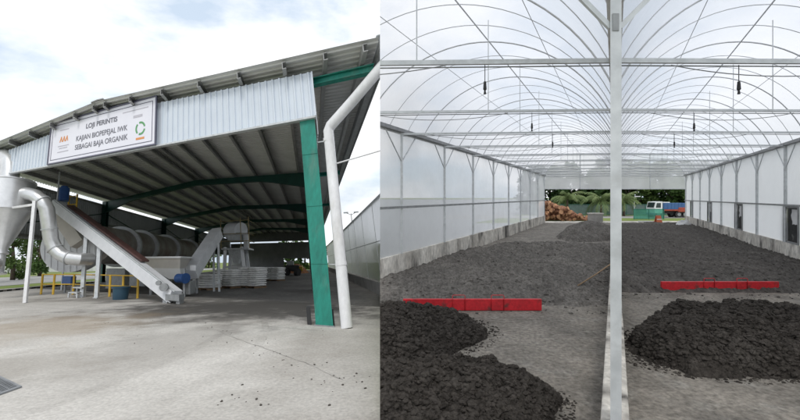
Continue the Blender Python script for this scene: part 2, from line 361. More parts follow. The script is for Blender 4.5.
for off in (0.0, 0.95):
    tyre([(-2.9 + off + 0.9 * math.sin(t_ * 0.16) , 2.4 + t_ * 0.4) for t_ in range(18)], 0.09, 'tyre_track')
# irregular darker spread near the shed mouth
def patch_outline(cu, cv, ru, rv, seed, w):
    pts = []
    for k in range(40):
        a = 2 * math.pi * k / 40
        rr = 1 + 0.35 * noise.noise(Vector((math.cos(a) * 1.5 + seed, math.sin(a) * 1.5, seed)))
        pts.append((cu + ru * rr * math.cos(a), cv + rv * rr * math.sin(a)))
    return pts
# road past the shed on the left
mb = MB(); mb.grid([[L(u, v, -0.012) for u in (-30, -24, -19.5)] for v in (-2, 10, 20, 30, 45, 70)])
tag(mb.build('road', M['road'], origin=L(-24, 10, 0), recalc=False), 'grey service road beyond the left side of the shed', None, None, 'structure')

# ------------------------------------------------------------------ open shed
shed = thing('open_shed', L(-7, 8.3, 0), 'large open-fronted green steel shed with pale blue corrugated fascia', 'shed')
RU, RW = -7.27, 7.84      # ridge
EU, EW = 2.08, 7.375      # right eave
LU, LW = -16.3, 6.84      # left eave
VF, VB = 7.7, 60.0
def roofw(u): return RW + (EW - RW) * (u - RU) / (EU - RU) if u > RU else RW + (LW - RW) * (u - RU) / (LU - RU)
def roof_half(u0, u1):
    P0 = L(u0, VF, roofw(u0)); d = L(u1, VF, roofw(u1)) - P0
    return corr(P0, LBn, d, -LCn, LB.length * (VB - VF), 0.30, 0.05)
roof_half(RU, EU).build('roof', M['roof'], shed, 'L'); roof_half(RU, LU).build('roof', M['roof'], shed, 'L')
mb = MB(); mb.box(lambda a, b, c: L(a, b, roofw(a) + c), (RU - 0.3, RU), (VF - 0.02, VB), (0.02, 0.06)); mb.box(lambda a, b, c: L(a, b, roofw(a) + c), (RU, RU + 0.3), (VF - 0.02, VB), (0.02, 0.06))
mb.build('ridge_cap', M['roofin'], shed)
for u in (1.75, 0.8, -0.3, -1.65, -3.0, -4.4, -5.75, -6.95, -7.5, -8.5, -9.8, -11.1, -12.4, -13.7, -15.0):
    mb = MB()
    for a, b in (((u - 0.05, u - 0.03), (-0.30, -0.06)), ((u - 0.03, u + 0.06), (-0.30, -0.275)), ((u - 0.03, u + 0.06), (-0.085, -0.06))):
        mb.box(lambda x, y, z: L(x, y, roofw(u) + z), a, (VF + 0.05, VB - 0.1), b)
    mb.build('purlin', M['roofin'], shed, 'L')
# gutter and barge along the right eave
mb = MB(); mb.box(L, (EU + 0.02, EU + 0.22), (VF, VB), (EW - 0.28, EW - 0.22)); mb.box(L, (EU + 0.20, EU + 0.24), (VF, VB), (EW - 0.24, EW + 0.03)); mb.box(L, (EU, EU + 0.03), (VF, VB), (EW - 0.24, EW - 0.07))
mb.build('gutter', M['galvdark'], shed, 'L')
mb = MB()
for k in range(24): mb.box(L, (EU + 0.242, EU + 0.26), (VF + k * 2.2, VF + k * 2.2 + 2.185), (EW - 0.34, EW + 0.05))
mb.build('eave_flashing', M['galv'], shed, 'L')
mb = MB(); mb.box(L, (EU - 0.06, EU + 0.262), (VF, VB), (EW + 0.055, EW + 0.075)); mb.build('eave_capping', M['galv'], shed, 'L')
# fascia
def fascia(u0, u1):
    P0 = L(u0, 8.14, 5.70); n = corr(P0, LAn, Vector((0, 0, 0)), -LBn, LA.length * (u1 - u0), 0.285, 0.045)
    k = len(n.v) // 2; out = MB(); bot = n.v[:k]
    top = []
    for p in bot:
        u = u0 + (p - P0).dot(LAn) / LA.length
        top.append(p + LC * (roofw(u) - 0.32 - 5.70))
    out.grid([bot, top]); return out
fascia(-15.9, -10.05).build('fascia_panel', M['fascia'], shed); fascia(-10.05, -4.75).build('fascia_panel', M['fascia'], shed)
fascia(-4.75, 0.43).build('fascia_panel', M['fascia'], shed)
mb = MB(); mb.box(L, (-15.9, 0.44), (8.05, 8.2), (5.64, 5.70)); mb.build('fascia_trim', M['galv'], shed)
mb = MB(); mb.box(L, (0.42, 0.455), (8.05, 8.3), (5.70, 7.1)); mb.build('corner_trim', M['fascia'], shed)
# frames
def column(u, v, top, m, wd=0.40, dp=0.42):
    root = MB()
    root.box(L, (u - wd / 2, u + wd / 2), (v - dp / 2, v - dp / 2 + 0.035), (0, top))
    root.box(L, (u - wd / 2, u + wd / 2), (v + dp / 2 - 0.035, v + dp / 2), (0, top))
    root.box(L, (u - 0.02, u + 0.02), (v - dp / 2 + 0.035, v + dp / 2 - 0.035), (0, top))
    c = root.build('column', m, shed, bevel=0.004)
    b = MB(); b.box(L, (u - wd / 2 - 0.03, u + wd / 2 + 0.03), (v - dp / 2 - 0.04, v + dp / 2 + 0.04), (0, 0.03)); b.build('base_plate', M['galvdark'], c)
    for w in (1.55, 3.1, 4.6):
        s = MB(); s.box(L, (u - wd / 2, u + wd / 2), (v - dp / 2 - 0.012, v - dp / 2), (w, w + 0.02)); s.build('splice_plate', m, c)
    return c
FR = [8.36, 18.3, 28.6, 39, 49.5]
for i, v in enumerate(FR):
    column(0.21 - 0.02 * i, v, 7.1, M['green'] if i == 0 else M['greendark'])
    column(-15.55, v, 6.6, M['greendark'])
    mb = MB()
    def und(u):
        d = min(abs(u - 0.1), abs(u + 15.5)); return roofw(u) - 0.33 - 0.38 - 0.55 * max(0, 1 - d / 2.6)
    us = [0.1, -0.6, -1.3, -2.0, -2.7, -4, -5.5, RU, -9, -10.6, -12.6, -13.4, -14.1, -14.8, -15.5]
    pts = [[L(u, v + dv, (roofw(u) - 0.33) if t else und(u)) for u in us] for dv, t in ((-0.12, 0), (0.12, 0), (0.12, 1), (-0.12, 1), (-0.12, 0))]
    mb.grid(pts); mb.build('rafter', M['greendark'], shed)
    # eave bracket on the right
    mb = MB(); p0 = L(0.36, v, 6.95); p1 = L(2.02, v, 6.93)
    for z0, z1, hw in ((0, 0.03, 0.1), (0.03, 0.2, 0.012), (0.2, 0.23, 0.1)):
        mb.box(L, (0.36, 2.02), (v - hw, v + hw), (6.80 + z0, 6.80 + z1))
    mb.build('eave_bracket', M['green'], shed, 'L')
# wall bracing on left wall
for a, b in zip(FR, FR[1:]):
    mb = MB(); mb.tube([L(-15.5, a, 5.6), L(-15.5, b, 3.2)], 0.04, 6); mb.tube([L(-15.5, a, 3.2), L(-15.5, b, 5.6)], 0.04, 6); mb.build('wall_brace', M['greendark'], shed)
for w in (3.1, 4.6, 6.2):
    mb = MB(); mb.box(L, (-15.75, -15.68), (8.4, 59.5), (w, w + 0.16)); mb.build('wall_girt', M['roofin'], shed)
corr(L(-15.85, 8.36, 2.97), LBn, LC * 3.45, LAn, LB.length * 51.3, 0.285, 0.05).build('side_wall', M['cladding'], shed)
corr(L(0.46, 8.36, 5.3), LBn, LC * 1.65, LAn, LB.length * 51.3, 0.285, 0.05).build('side_wall', M['cladding'], shed)  # only a top strip: unseen gap below added to let daylight onto the sacks
# end wall with openings near the right, daylight slot left under the roof
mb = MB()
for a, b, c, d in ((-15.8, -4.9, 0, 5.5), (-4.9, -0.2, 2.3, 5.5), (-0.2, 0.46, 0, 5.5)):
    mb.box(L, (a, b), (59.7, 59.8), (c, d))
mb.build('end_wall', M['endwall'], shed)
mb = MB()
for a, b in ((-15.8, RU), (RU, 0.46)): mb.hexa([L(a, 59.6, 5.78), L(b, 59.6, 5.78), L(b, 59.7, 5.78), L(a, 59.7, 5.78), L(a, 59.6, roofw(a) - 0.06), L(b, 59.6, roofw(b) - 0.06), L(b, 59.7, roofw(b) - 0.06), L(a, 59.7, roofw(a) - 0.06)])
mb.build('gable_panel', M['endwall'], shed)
# downpipe
mb = MB(); mb.tube([L(2.32, 8.18, 6.98), L(1.4, 8.18, 5.98), L(0.80, 8.18, 5.36), L(0.735, 8.18, 5.22), L(0.725, 8.18, 4), L(0.71, 8.18, 0)], 0.15, 16)
dp = mb.build('downpipe', M['white'], shed, 'L', smooth='auto')
for w in (1.5, 4.9):
    mb = MB(); mb.tube([L(0.72, 8.18, w), L(0.72, 8.18, w + 0.09)], 0.158, 16); mb.build('pipe_collar', M['white'], dp, smooth='auto')
    mb = MB(); mb.bar(L(0.3, 8.2, w + 0.04), L(0.7, 8.2, w + 0.04), 0.03, 0.03); mb.build('pipe_bracket', M['galv'], dp)
mb = MB()
for u in (-0.14, 0.40): mb.box(L, (u - 0.05, u + 0.05), (8.2, 8.6), (0.0, 0.42))
mb.build('column_guard', M['black'], shed)

# ------------------------------------------------------------------ sign board
sg = thing('sign_board', L(-7.4, 8.0, 5.7), 'white sign board with Malay lettering hung on the shed fascia', 'sign')
sw0, sw1, su0, su1 = 5.72, 7.60, -10.07, -4.78
# the board follows the fascia; its left end a touch higher like the picture
mb = MB(); mb.box(L, (su0, su1), (8.02, 8.08), (sw0, sw1)); mb.build('board', M['sign'], sg)
mb = MB()
for a, b, c, d in ((su0 - 0.035, su1 + 0.035, sw0 - 0.03, sw0 + 0.02), (su0 - 0.035, su1 + 0.035, sw1 - 0.02, sw1 + 0.03), (su0 - 0.035, su0 + 0.015, sw0 + 0.02, sw1 - 0.02), (su1 - 0.015, su1 + 0.035, sw0 + 0.02, sw1 - 0.02)):
    mb.box(L, (a, b), (7.99, 8.075), (c, d))
mb.build('frame', M['signframe'], sg)
mb = MB(); i0, i1, j0, j1 = su0 + 0.13, su1 - 0.13, sw0 + 0.14, sw1 - 0.14
for a, b, c, d in ((i0, i1, j0, j0 + 0.025), (i0, i1, j1 - 0.025, j1), (i0, i0 + 0.02, j0, j1), (i1 - 0.02, i1, j0, j1)):
    mb.box(L, (a, b), (8.012, 8.019), (c, d))
mb.build('border_line', M['signframe'], sg)
def sign_text(body, uc, wc, size, m, bold=0.01, xs=1.0):
    v, f = text_mesh(body, size, bold)
    mb = MB(); mb.v = [L(uc + p.x * xs, 8.0135, wc + p.y) for p in v]; mb.f = f
    return mb.build('lettering', m, sg, recalc=False)
sign_text('LOJI PERINTIS', -7.28, 7.06, 0.29, M['signtext'], 0.008, 0.90)
sign_text('KAJIAN BIOPEPEJAL IWK', -7.28, 6.60, 0.31, M['signtext'], 0.004, 0.76)
sign_text('SEBAGAI BAJA ORGANIK', -7.28, 6.22, 0.31, M['signtext'], 0.004, 0.76)
mb = MB()
for k, (uc, wd) in enumerate(((-9.25, 0.5), (-9.25, 0.62), (-9.25, 0.46), (-9.25, 0.62))):
    w = (7.15, 6.42, 6.32, 6.16)[k]; mb = MB(); mb.box(L, (uc - wd / 2, uc + wd / 2), (8.012, 8.018), (w, w + 0.035)); mb.build('small_print', M['signfaint'], sg)
for w, a, b in ((7.24, -6.25, -5.1), (6.93, -5.75, -5.35)):
    mb = MB(); mb.box(L, (a, b), (8.012, 8.018), (w, w + 0.03 if w > 7 else w + 0.10)); mb.build('small_print', M['signfaint'], sg)
mb = MB()   # orange three-peak emblem on the left
for k in range(3):
    a = -9.49 + k * 0.16
    mb.hexa([L(a, 8.018, 6.62), L(a + .05, 8.018, 6.62), L(a + .05, 8.012, 6.62), L(a, 8.012, 6.62), L(a + .08, 8.018, 6.86), L(a + .13, 8.018, 6.86), L(a + .13, 8.012, 6.86), L(a + .08, 8.012, 6.86)])
    mb.hexa([L(a + .13, 8.018, 6.62), L(a + .17, 8.018, 6.62), L(a + .17, 8.012, 6.62), L(a + .13, 8.012, 6.62), L(a + .08, 8.018, 6.82), L(a + .12, 8.018, 6.84), L(a + .12, 8.012, 6.84), L(a + .08, 8.012, 6.82)])
mb.build('emblem', M['signorange'], sg)
mb = MB()   # green ring emblem of three arrows on the right
for s0 in (0, 120, 240):
    ring = [[], []]
    for k in range(9):
        a = rad(s0 + 12 + k * 12)
        for j, r_ in enumerate((0.19, 0.27)): ring[j].append(L(-5.42 + r_ * 0.8 * math.cos(a), 8.0135, 6.46 + r_ * math.sin(a)))
    mb.grid(ring)
mb.build('round_emblem', M['signgreen'], sg, recalc=False)
mb = MB(); mb.box(L, (-5.60, -5.24), (8.012, 8.018), (6.02, 6.10)); mb.build('emblem_caption', M['signorange'], sg)

# ------------------------------------------------------------------ cyclone separator
cy = thing('cyclone_separator', L(-13.0, 8.2, 0), 'tall silver cyclone with cone bottom at the left of the shed', 'cyclone separator')
def lathe(axis0, prof, n=40, up=Vector((0, 0, 1))):
    mb = MB(); x = up.orthogonal().normalized(); y = up.cross(x)
    mb.grid([[axis0 + up * h + (x * math.cos(2 * math.pi * k / n) + y * math.sin(2 * math.pi * k / n)) * r for k in range(n)] for r, h in prof], closed=True)
    return mb
cyb = L(-12.72, 8.2, 0)
def at(w): return LC * w
mb = lathe(cyb, [(0.8, 4.05), (1.02, 4.05), (1.02, 4.1), (0.98, 4.1), (0.98, 5.5), (1.02, 5.52), (1.02, 5.57), (0.3, 5.62)], 48, LCn)
mb.build('barrel', M['stainless'], cy, smooth='auto')
mb = lathe(cyb, [(0.97, 4.05), (0.24, 2.3), (0.24, 2.1)], 48, LCn); mb.build('cone', M['stainless'], cy, smooth='auto')
mb = lathe(cyb, [(0.3, 2.12), (0.3, 2.05), (0.2, 2.03), (0.2, 1.2), (0.3, 1.2), (0.3, 1.13), (0.05, 1.13)], 24, LCn); vv = mb.build('rotary_valve', M['stainless'], cy, smooth='auto')
mb = MB(); p = cyb + LCn * 1.6 - LBn * 0.1; mb.tube([p - LBn * 0.15, p - LBn * 0.4], 0.30, 20); mb.tube([p - LBn * 0.4, p - LBn * 0.46], 0.09, 12); mb.build('valve_drive', M['stainless'], vv, smooth='auto')
mb = MB(); c0 = cyb - LAn * 0.05; mb.tube([c0 + LCn * 5.58, c0 + LCn * 6.1, c0 + LCn * 6.42 - LAn * 0.05, c0 + LCn * 6.72 - LAn * 0.2, c0 + LCn * 6.95 - LAn * 0.45, c0 + LCn * 7.05 - LAn * 0.8, c0 + LCn * 7.08 - LAn * 1.2, c0 + LCn * 7.08 - LAn * 4], 0.36, 28)
mb.build('outlet_duct', M['stainless'], cy, smooth='auto')
mb = MB(); mb.bar(L(-10.54, 8.0, 0), L(-10.60, 8.0, 4.15), 0.12, 0.12, LBn); mb.bar(L(-10.60, 8.0, 4.0), L(-12.1, 8.1, 4.0), 0.1, 0.1); mb.build('support_leg', M['white'], cy)
mb = MB(); mb.bar(L(-15.2, 9.2, 0), L(-14.8, 9.0, 4.2), 0.12, 0.12, LBn); mb.build('support_leg', M['white'], cy)

# ------------------------------------------------------------------ rotary dryer drum
dr = thing('rotary_dryer', L(-11, 16, 0), 'long rusty grey rotary dryer drum behind the inclined conveyor', 'dryer')
dax = lambda v: L(-11.0, v, 2.55)
mb = MB(); mb.tube([dax(11.9), dax(26.5)], 1.12, 48); mb.build('drum_shell', M['drum'], dr, smooth='auto')
for v in (14.4, 16.6, 20.2, 24.6):
    mb = MB(); P = []
    c = dax(v); d = LBn
    x = d.cross(LCn).normalized(); y = x.cross(d)
    for r_, t in ((1.12, -0.14), (1.32, -0.14), (1.32, 0.14), (1.12, 0.14)):
        P.append([c + d * t + (x * math.cos(2 * math.pi * k / 48) + y * math.sin(2 * math.pi * k / 48)) * r_ for k in range(48)])
    mb.grid(P, closed=True); mb.build('riding_ring', M['galv'], dr, smooth='auto')
    mb = MB(); mb.box(L, (-11.7, -10.3), (v - 0.25, v + 0.25), (0.0, 1.2)); mb.build('ring_support', M['galvdark'], dr)
c = L(-11.65, 11.35, 2.4); d = LBn; x = d.cross(LCn).normalized(); y = x.cross(d)
mb = MB(); mb.tube([c - d * 0.35, c + d * 0.55], 1.40, 44)
hood = mb.build('end_hood', M['conveyor'], dr, smooth='auto')
mb = MB()
for k in range(-4, 5):
    h = math.sqrt(max(0.02, 1.36 ** 2 - (k * 0.3) ** 2))
    mb.bar(c - d * 0.365 + x * k * 0.3 - y * h, c - d * 0.365 + x * k * 0.3 + y * h, 0.05, 0.03, x)
mb.build('hood_rib', M['conveyor'], hood)
# exhaust duct from cyclone round to the hood
mb = MB(); path = [L(-12.3, 8.35, 4.72), L(-11.75, 8.5, 4.70), L(-11.4, 8.6, 4.60), L(-11.1, 8.75, 4.36), L(-10.95, 8.9, 4.0), L(-10.9, 9.1, 3.1), L(-10.9, 9.25, 2.6), L(-10.78, 9.4, 2.2), L(-10.5, 9.55, 1.92), L(-10.2, 9.7, 1.78), L(-9.75, 9.9, 1.72), L(-9.6, 10.4, 1.72)]
mb.tube(path, 0.30, 24); du = mb.build('exhaust_duct', M['stainless'], dr, smooth='auto')
for k in (3, 5, 7, 9):
    p = path[k]; t = (path[k + 1] - path[k - 1]).normalized(); mb = MB(); mb.tube([p - t * 0.025, p + t * 0.025], 0.335, 24); mb.build('duct_flange', M['galv'], du, smooth='auto')

# ------------------------------------------------------------------ inclined conveyor
cv = thing('inclined_conveyor', L(-5.2, 10.3, 0), 'long grey inclined conveyor with brown belt cover rising left to the dryer', 'conveyor')
lo, hi = L(-5.05, 10.3, 0.25), L(-12.0, 10.3, 4.55)
t = (hi - lo).normalized(); nrm = (LCn - t * LCn.dot(t)).normalized()
mb = MB(); mb.bar(lo, hi, 0.5, 0.50, LCn); tr = mb.build('trough', M['conveyor'], cv, bevel=0.01)
mb = MB(); sd = t.cross(nrm).normalized(); 
f = -LBn * 0.27
for o_ in (-0.24, 0.24): mb.bar(lo + nrm * o_ + f * 1.02, hi + nrm * o_ + f * 1.02, 0.06, 0.05, LCn)
for k in range(1, 6):
    p = lo.lerp(hi, k / 6) + f * 1.0; mb.bar(p - nrm * 0.21, p + nrm * 0.21, 0.03, 0.05, LBn)
mb.build('edge_flange', M['galv'], tr)
mb = MB(); mb.bar(lo.lerp(hi, 0.24) + nrm * 0.40 + LBn * 0.2, lo.lerp(hi, 0.90) + nrm * 0.38 + LBn * 0.2, 0.4, 0.11, LCn); mb.build('belt_cover', M['rust'], cv, bevel=0.05)
for u, top in ((-9.82, 2.95), (-8.98, 2.45)):
    mb = MB(); mb.bar(L(u, 10.3, 0), L(u, 10.3, top), 0.15, 0.15, LBn); lg = mb.build('leg', M['galv'], cv)
    mb = MB(); mb.box(L, (u - 0.12, u + 0.12), (10.18, 10.42), (0, 0.03)); mb.build('foot', M['galv'], lg)
mb = MB(); p = L(-11.75, 10.5, 4.75); mb.tube([p, p + LCn * 0.75], 0.24, 16); mb.tube([p + LCn * 0.75, p + LCn * 0.85], 0.16, 12); mb.build('motor', M['blue'], cv, smooth='auto')
mb = MB(); mb.bar(L(-11.85, 10.2, 4.4), L(-11.85, 10.2, 6.3), 0.05, 0.05, LBn); mb.build('post', M['galv'], cv)
mb = MB(); mb.bar(L(-12.0, 10.5, 4.1), L(-10.9, 11.0, 2.5), 0.62, 0.5, LBn); mb.build('discharge_chute', M['hopper'], cv)
mb = MB(); mb.box(L, (-5.35, -4.75), (10.05, 10.55), (0.12, 0.35)); mb.box(L, (-5.5, -5.3), (10.1, 10.5), (0, 0.13)); mb.box(L, (-4.9, -4.75), (10.1, 10.5), (0, 0.13)); mb.build('foot_frame', M['galvdark'], cv)
mb = MB(); p = L(-5.35, 9.98, 0.62); 
mb.tube([p, p + LBn * -0.12], 0.16, 16); mb.tube([p + t * 0.42 + LBn * 0, p + t * 0.42 - LBn * 0.1], 0.1, 12); mb.build('tail_bearing', M['galvdark'], cv, smooth='auto')

# ------------------------------------------------------------------ feed hopper and second conveyor
hp = thing('feed_hopper', L(-5.9, 12.0, 0), 'beige and white feed hopper with blue motor and grey upward conveyor', 'hopper')
def frust(u0, u1, v0, v1, w1, a0, a1, b0, b1, w0):
    mb = MB(); mb.grid([[L(u0, v0, w1), L(u1, v0, w1), L(u1, v1, w1), L(u0, v1, w1)], [L(a0, b0, w0), L(a1, b0, w0), L(a1, b1, w0), L(a0, b1, w0)]], closed=True); return mb
frust(-7.98, -5.62, 12, 13.6, 1.84, -7.30, -5.70, 12.12, 13.4, 1.30).build('bin', M['hopper'], hp)
frust(-7.30, -5.70, 12.12, 13.4, 1.30, -6.40, -5.72, 12.4, 13.0, 0.78).build('throat', M['hopperw'], hp)
mb = MB()
for a in ((-8.02, -5.58), ):
    mb.box(L, a, (11.93, 12.0), (1.78, 1.86)); mb.box(L, a, (13.6, 13.67), (1.78, 1.86))
mb.box(L, (-8.04, -7.98), (12, 13.6), (1.78, 1.86)); mb.box(L, (-5.62, -5.56), (12, 13.6), (1.78, 1.86)); mb.build('rim', M['hopperw'], hp)
mb = MB()
for u, v in ((-7.3, 12.2), (-5.5, 12.2), (-7.3, 13.8), (-5.5, 13.8)): mb.bar(L(u, v, 0), L(u, v, 1.3), 0.1, 0.1, LBn)
mb.build('stand', M['galvdark'], hp)
mb = MB(); p = L(-5.78, 12.1, 0.85); mb.tube([p, p + LAn * 0.5], 0.22, 18); mb.tube([p + LAn * 0.5, p + LAn * 0.56], 0.25, 18); mb.build('motor', M['blue'], hp, smooth='auto')
mb = MB(); mb.box(L, (-5.62, -5.25), (12.3, 13.0), (0.1, 0.7)); mb.build('gear_housing', M['galvdark'], hp, bevel=0.03)
mb = MB(); mb.bar(L(-5.5, 12.9, 1.0), L(-4.95, 15.6, 3.25), 0.62, 0.6, LCn); tt = mb.build('trough', M['conveyor'], hp, bevel=0.01)
mb = MB(); mb.bar(L(-5.45, 12.9, 1.30), L(-4.95, 15.6, 3.55), 0.56, 0.06, LCn); mb.build('trough_cover', M['conveyor'], hp)
mb = MB(); mb.bar(L(-5.0, 15.1, 0), L(-5.0, 15.1, 2.6), 0.1, 0.1, LBn); mb.bar(L(-4.7, 15.1, 0), L(-4.7, 15.1, 2.6), 0.1, 0.1, LBn); mb.build('leg', M['galv'], hp)
mb = MB(); mb.box(L, (-5.32, -5.02), (12.45, 12.47), (1.2, 1.45)); mb.build('notice_plate', M['white'], hp)

# ------------------------------------------------------------------ packing tower
pt = thing('packing_machine', L(-4.7, 19.4, 0), 'raised bagging machine on steel legs with yellow guard rails behind the sacks', 'packing machine')
for u in (-5.55, -4.0):
    for v in (18.8, 20.2):
        mb = MB(); mb.bar(L(u, v, 0), L(u + (0.2 if u < -5 else -0.2), v, 2.6), 0.2, 0.2, LBn); mb.build('leg', M['conveyor'], pt)
mb = MB(); mb.box(L, (-5.6, -3.7), (18.6, 20.4), (2.42, 2.52)); pf = mb.build('platform', M['galv'], pt)
mb = MB(); mb.tube([L(-5.1, 19.2, 3.75), L(-4.3, 19.2, 3.75)], 0.62, 28); mb.build('mixer_drum', M['conveyor'], pt, smooth='auto')
mb = MB(); mb.box(L, (-5.2, -4.2), (18.8, 19.7), (3.05, 3.62)); mb.build('mixer_cradle', M['galv'], pt, bevel=0.03)
mb = MB(); mb.box(L, (-4.1, -3.8), (18.9, 19.5), (2.52, 3.5)); mb.build('control_box', M['conveyor'], pt, bevel=0.02)
for a_, b_ in (((-5.55, 18.8), (-4.0, 18.8)), ((-5.55, 20.2), (-4.0, 20.2))):
    mb = MB(); mb.bar(L(a_[0] + .1, a_[1], 1.25), L(b_[0] - .1, b_[1], 1.25), 0.14, 0.14); mb.build('cross_bar', M['conveyor'], pt)
frust(-5.2, -4.2, 18.8, 20.0, 2.42, -4.85, -4.55, 19.1, 19.7, 1.5).build('discharge_funnel', M['galv'], pt)
for w in (3.0, 3.5, 4.4):
    mb = MB(); mb.tube([L(-5.6, 18.6, w), L(-3.65, 18.6, w), L(-3.65, 20.4, w)], 0.025, 6); mb.build('guard_rail', M['wornyellow'], pt)
for u in (-5.6, -4.2, -3.65):
    mb = MB(); mb.bar(L(u, 18.6, 2.5), L(u, 18.6, 4.6), 0.05, 0.05, LBn); mb.build('guard_post', M['wornyellow'], pt)

# ------------------------------------------------------------------ sacks on pallets
def sack_mesh():
    bm = bmesh.new(); bmesh.ops.create_cube(bm, size=1)
    bmesh.ops.subdivide_edges(bm, edges=bm.edges[:], cuts=6, use_grid_fill=True)
    for v in bm.verts:
        x, y, z = v.co * 2
        e = (1 - abs(x) ** 4) * (1 - abs(y) ** 4); k = 0.5 + 0.5 * (1 - abs(x) ** 6) * (1 - abs(y) ** 6)
        z2 = z * k
        s = 1 - 0.05 * abs(z)
        n = noise.noise(Vector((x * 2, y * 2, z * 2))) * 0.05
        v.co = Vector((x * 0.5 * s * (1 + n), y * 0.5 * s, (z2 * 0.5) + n * 0.4))
    me = bpy.data.meshes.new('sack'); bm.to_mesh(me); bm.free()
    for p in me.polygons: p.use_smooth = True
    me.materials.append(M['sack']); return me
SM = sack_mesh()
YB = Matrix((LAn, NG.cross(LAn), NG)).transposed()    # rigid frame standing on the yard
SACK0 = None
def sack_stack(u, v, nx, layers, label, wd, seed, plabel, sx=0.86):
    global SACK0
    r = random.Random(seed)
    pz = thing('pallet', L(u, v, 0), plabel, 'pallet', 'pallets under the sack stacks')
    hw = nx * wd / 2
    mb = MB()
    def P(a, b, c): return L(u, v, 0) + YB @ Vector((a, b, c))
    for k in range(6): mb.box(P, (-hw, hw), (-0.5 + k * 0.18, -0.5 + k * 0.18 + 0.12), (0.09, 0.115))
    mb.build('deck', M['wood'], pz)
    for a in (-hw + 0.06, 0, hw - 0.06):
        mb = MB(); mb.box(P, (a - 0.05, a + 0.05), (-0.5, 0.5), (0, 0.09)); mb.build('bearer', M['wood'], pz)
    h = 0.135
    for k in range(layers):
        for i in range(nx):
            off = (-hw + wd * (i + 0.5)) + r.uniform(-0.03, 0.03)
            loc = P(off, r.uniform(-0.05, 0.05), 0.115 + h * (k + 0.5))
            if SACK0 is None:
                o = bpy.data.objects.new('sack', SM)
            else: o = SACK0.copy()
            COL.objects.link(o)
            if SACK0 is None: SACK0 = o
            m = YB.to_4x4() @ Matrix.Rotation(r.uniform(-0.06, 0.06), 4, 'Z') @ Matrix.Diagonal((wd * 1.02 * r.uniform(0.95, 1.03), 1.0, h * 1.22, 1))
            o.matrix_world = Matrix.Translation(loc) @ m
            tag(o, label, 'sack', 'white sacks stacked on pallets')
sack_stack(-5.72, 15.9, 2, 6, 'white filled sack in the low stack nearest the feed hopper', 0.68, 1, 'wooden pallet under the low sack stack nearest the hopper')
sack_stack(-4.86, 17.5, 2, 8, 'white filled sack in the middle of the three front stacks', 0.78, 2, 'wooden pallet under the middle front sack stack')
sack_stack(-3.50, 18.2, 2, 9, 'white filled sack in the tallest front stack, right of the three', 0.76, 3, 'wooden pallet under the tallest front sack stack')
sack_stack(-3.05, 25.6, 2, 8, 'white filled sack in the rear stack deep inside the shed', 0.9, 4, 'wooden pallet under the rear sack stack deep in the shed')

# ------------------------------------------------------------------ railing, steps, tubs
rl = thing('guard_railing', L(-10.6, 10.6, 0), 'yellow tubular guard railing below the dryer duct', 'railing')
for u, v in ((-12.5, 10.3), (-11.9, 10.5), (-11.0, 10.9), (-9.6, 10.9), (-8.75, 10.9), (-8.0, 10.9), (-7.2, 10.9)):
    mb = MB(); mb.tube([L(u, v, 0), L(u, v, 1.0)], 0.05, 8); mb.build('post', M['yellow'], rl, smooth='auto')
for w in (0.5, 0.98):
    mb = MB(); mb.tube([L(-12.5, 10.3, w), L(-11.9, 10.5, w), L(-11, 10.9, w), L(-7.2, 10.9, w)], 0.03, 8); mb.build('rail', M['yellow'], rl, smooth='auto')
ld = thing('ladder_cage', L(-13.0, 12.2, 0), 'yellow ladder cage behind the cyclone duct', 'ladder')
for u in (-13.2, -12.55):
    mb = MB(); mb.bar(L(u, 12.2, 3.6), L(u, 12.2, 5.6), 0.07, 0.07, LBn); mb.build('stile', M['yellow'], ld)
for w in (3.8, 4.4, 5.0, 5.5):
    mb = MB(); mb.bar(L(-13.2, 12.2, w), L(-12.55, 12.2, w), 0.05, 0.05); mb.build('rung', M['yellow'], ld)
mb = MB(); mb.bar(L(-13.2, 12.2, 3.6), L(-13.2, 12.2, 0), 0.07, 0.07, LBn); mb.build('stile', M['galv'], ld)
st = thing('step_stool', L(-10.0, 10.0, 0), 'small grey two-step metal stool in front of the yellow railing', 'steps')
for a, b, w in (((-10.3, -9.75), (9.9, 10.15), 0.20), ((-10.3, -9.75), (10.15, 10.45), 0.40)):
    mb = MB(); mb.box(L, a, b, (w, w + 0.05)); mb.build('tread', M['galv'], st)
for u in (-10.28, -9.77):
    for v, w in ((9.93, 0.2), (10.42, 0.4)):
        mb = MB(); mb.bar(L(u, v, 0), L(u, v, w), 0.05, 0.05, LBn); mb.build('leg', M['galv'], st)
def bin_(name, u, v, r0, r1, h, m, label):
    t = thing(name, L(u, v, 0), label, 'tub')
    mb = lathe(L(u, v, 0), [(0.01, 0.0), (r0, 0.0), (r1, h), (r1 - 0.03, h), (r0 - 0.03, 0.04), (0.01, 0.04)], 24, NG); mb.build('body', m, t, smooth='auto')
    mb = lathe(L(u, v, 0), [(r1, h - 0.05), (r1 + 0.035, h - 0.05), (r1 + 0.035, h + 0.01), (r1 - 0.03, h + 0.01)], 24, NG); mb.build('rim', m, t, smooth='auto')
bin_('plastic_tub', -7.72, 10.35, 0.29, 0.33, 0.56, M['tub'], 'dark blue plastic tub on the floor behind the conveyor foot')
cb = thing('control_cabinet', L(-11.7, 11.3, 0), 'blue control cabinet on a post behind the yellow railing', 'cabinet')
mb = MB(); mb.box(L, (-12.15, -11.45), (11.2, 11.5), (0.42, 0.86)); mb.build('body', M['blue'], cb, bevel=0.02)
mb = MB(); mb.box(L, (-12.1, -11.5), (11.18, 11.197), (0.46, 0.82)); mb.build('door', M['blue'], cb)
mb = MB(); mb.bar(L(-12.05, 11.35, 0), L(-12.05, 11.35, 0.42), 0.08, 0.08, LBn); mb.bar(L(-11.55, 11.35, 0), L(-11.55, 11.35, 0.42), 0.08, 0.08, LBn); mb.build('stand', M['galvdark'], cb)
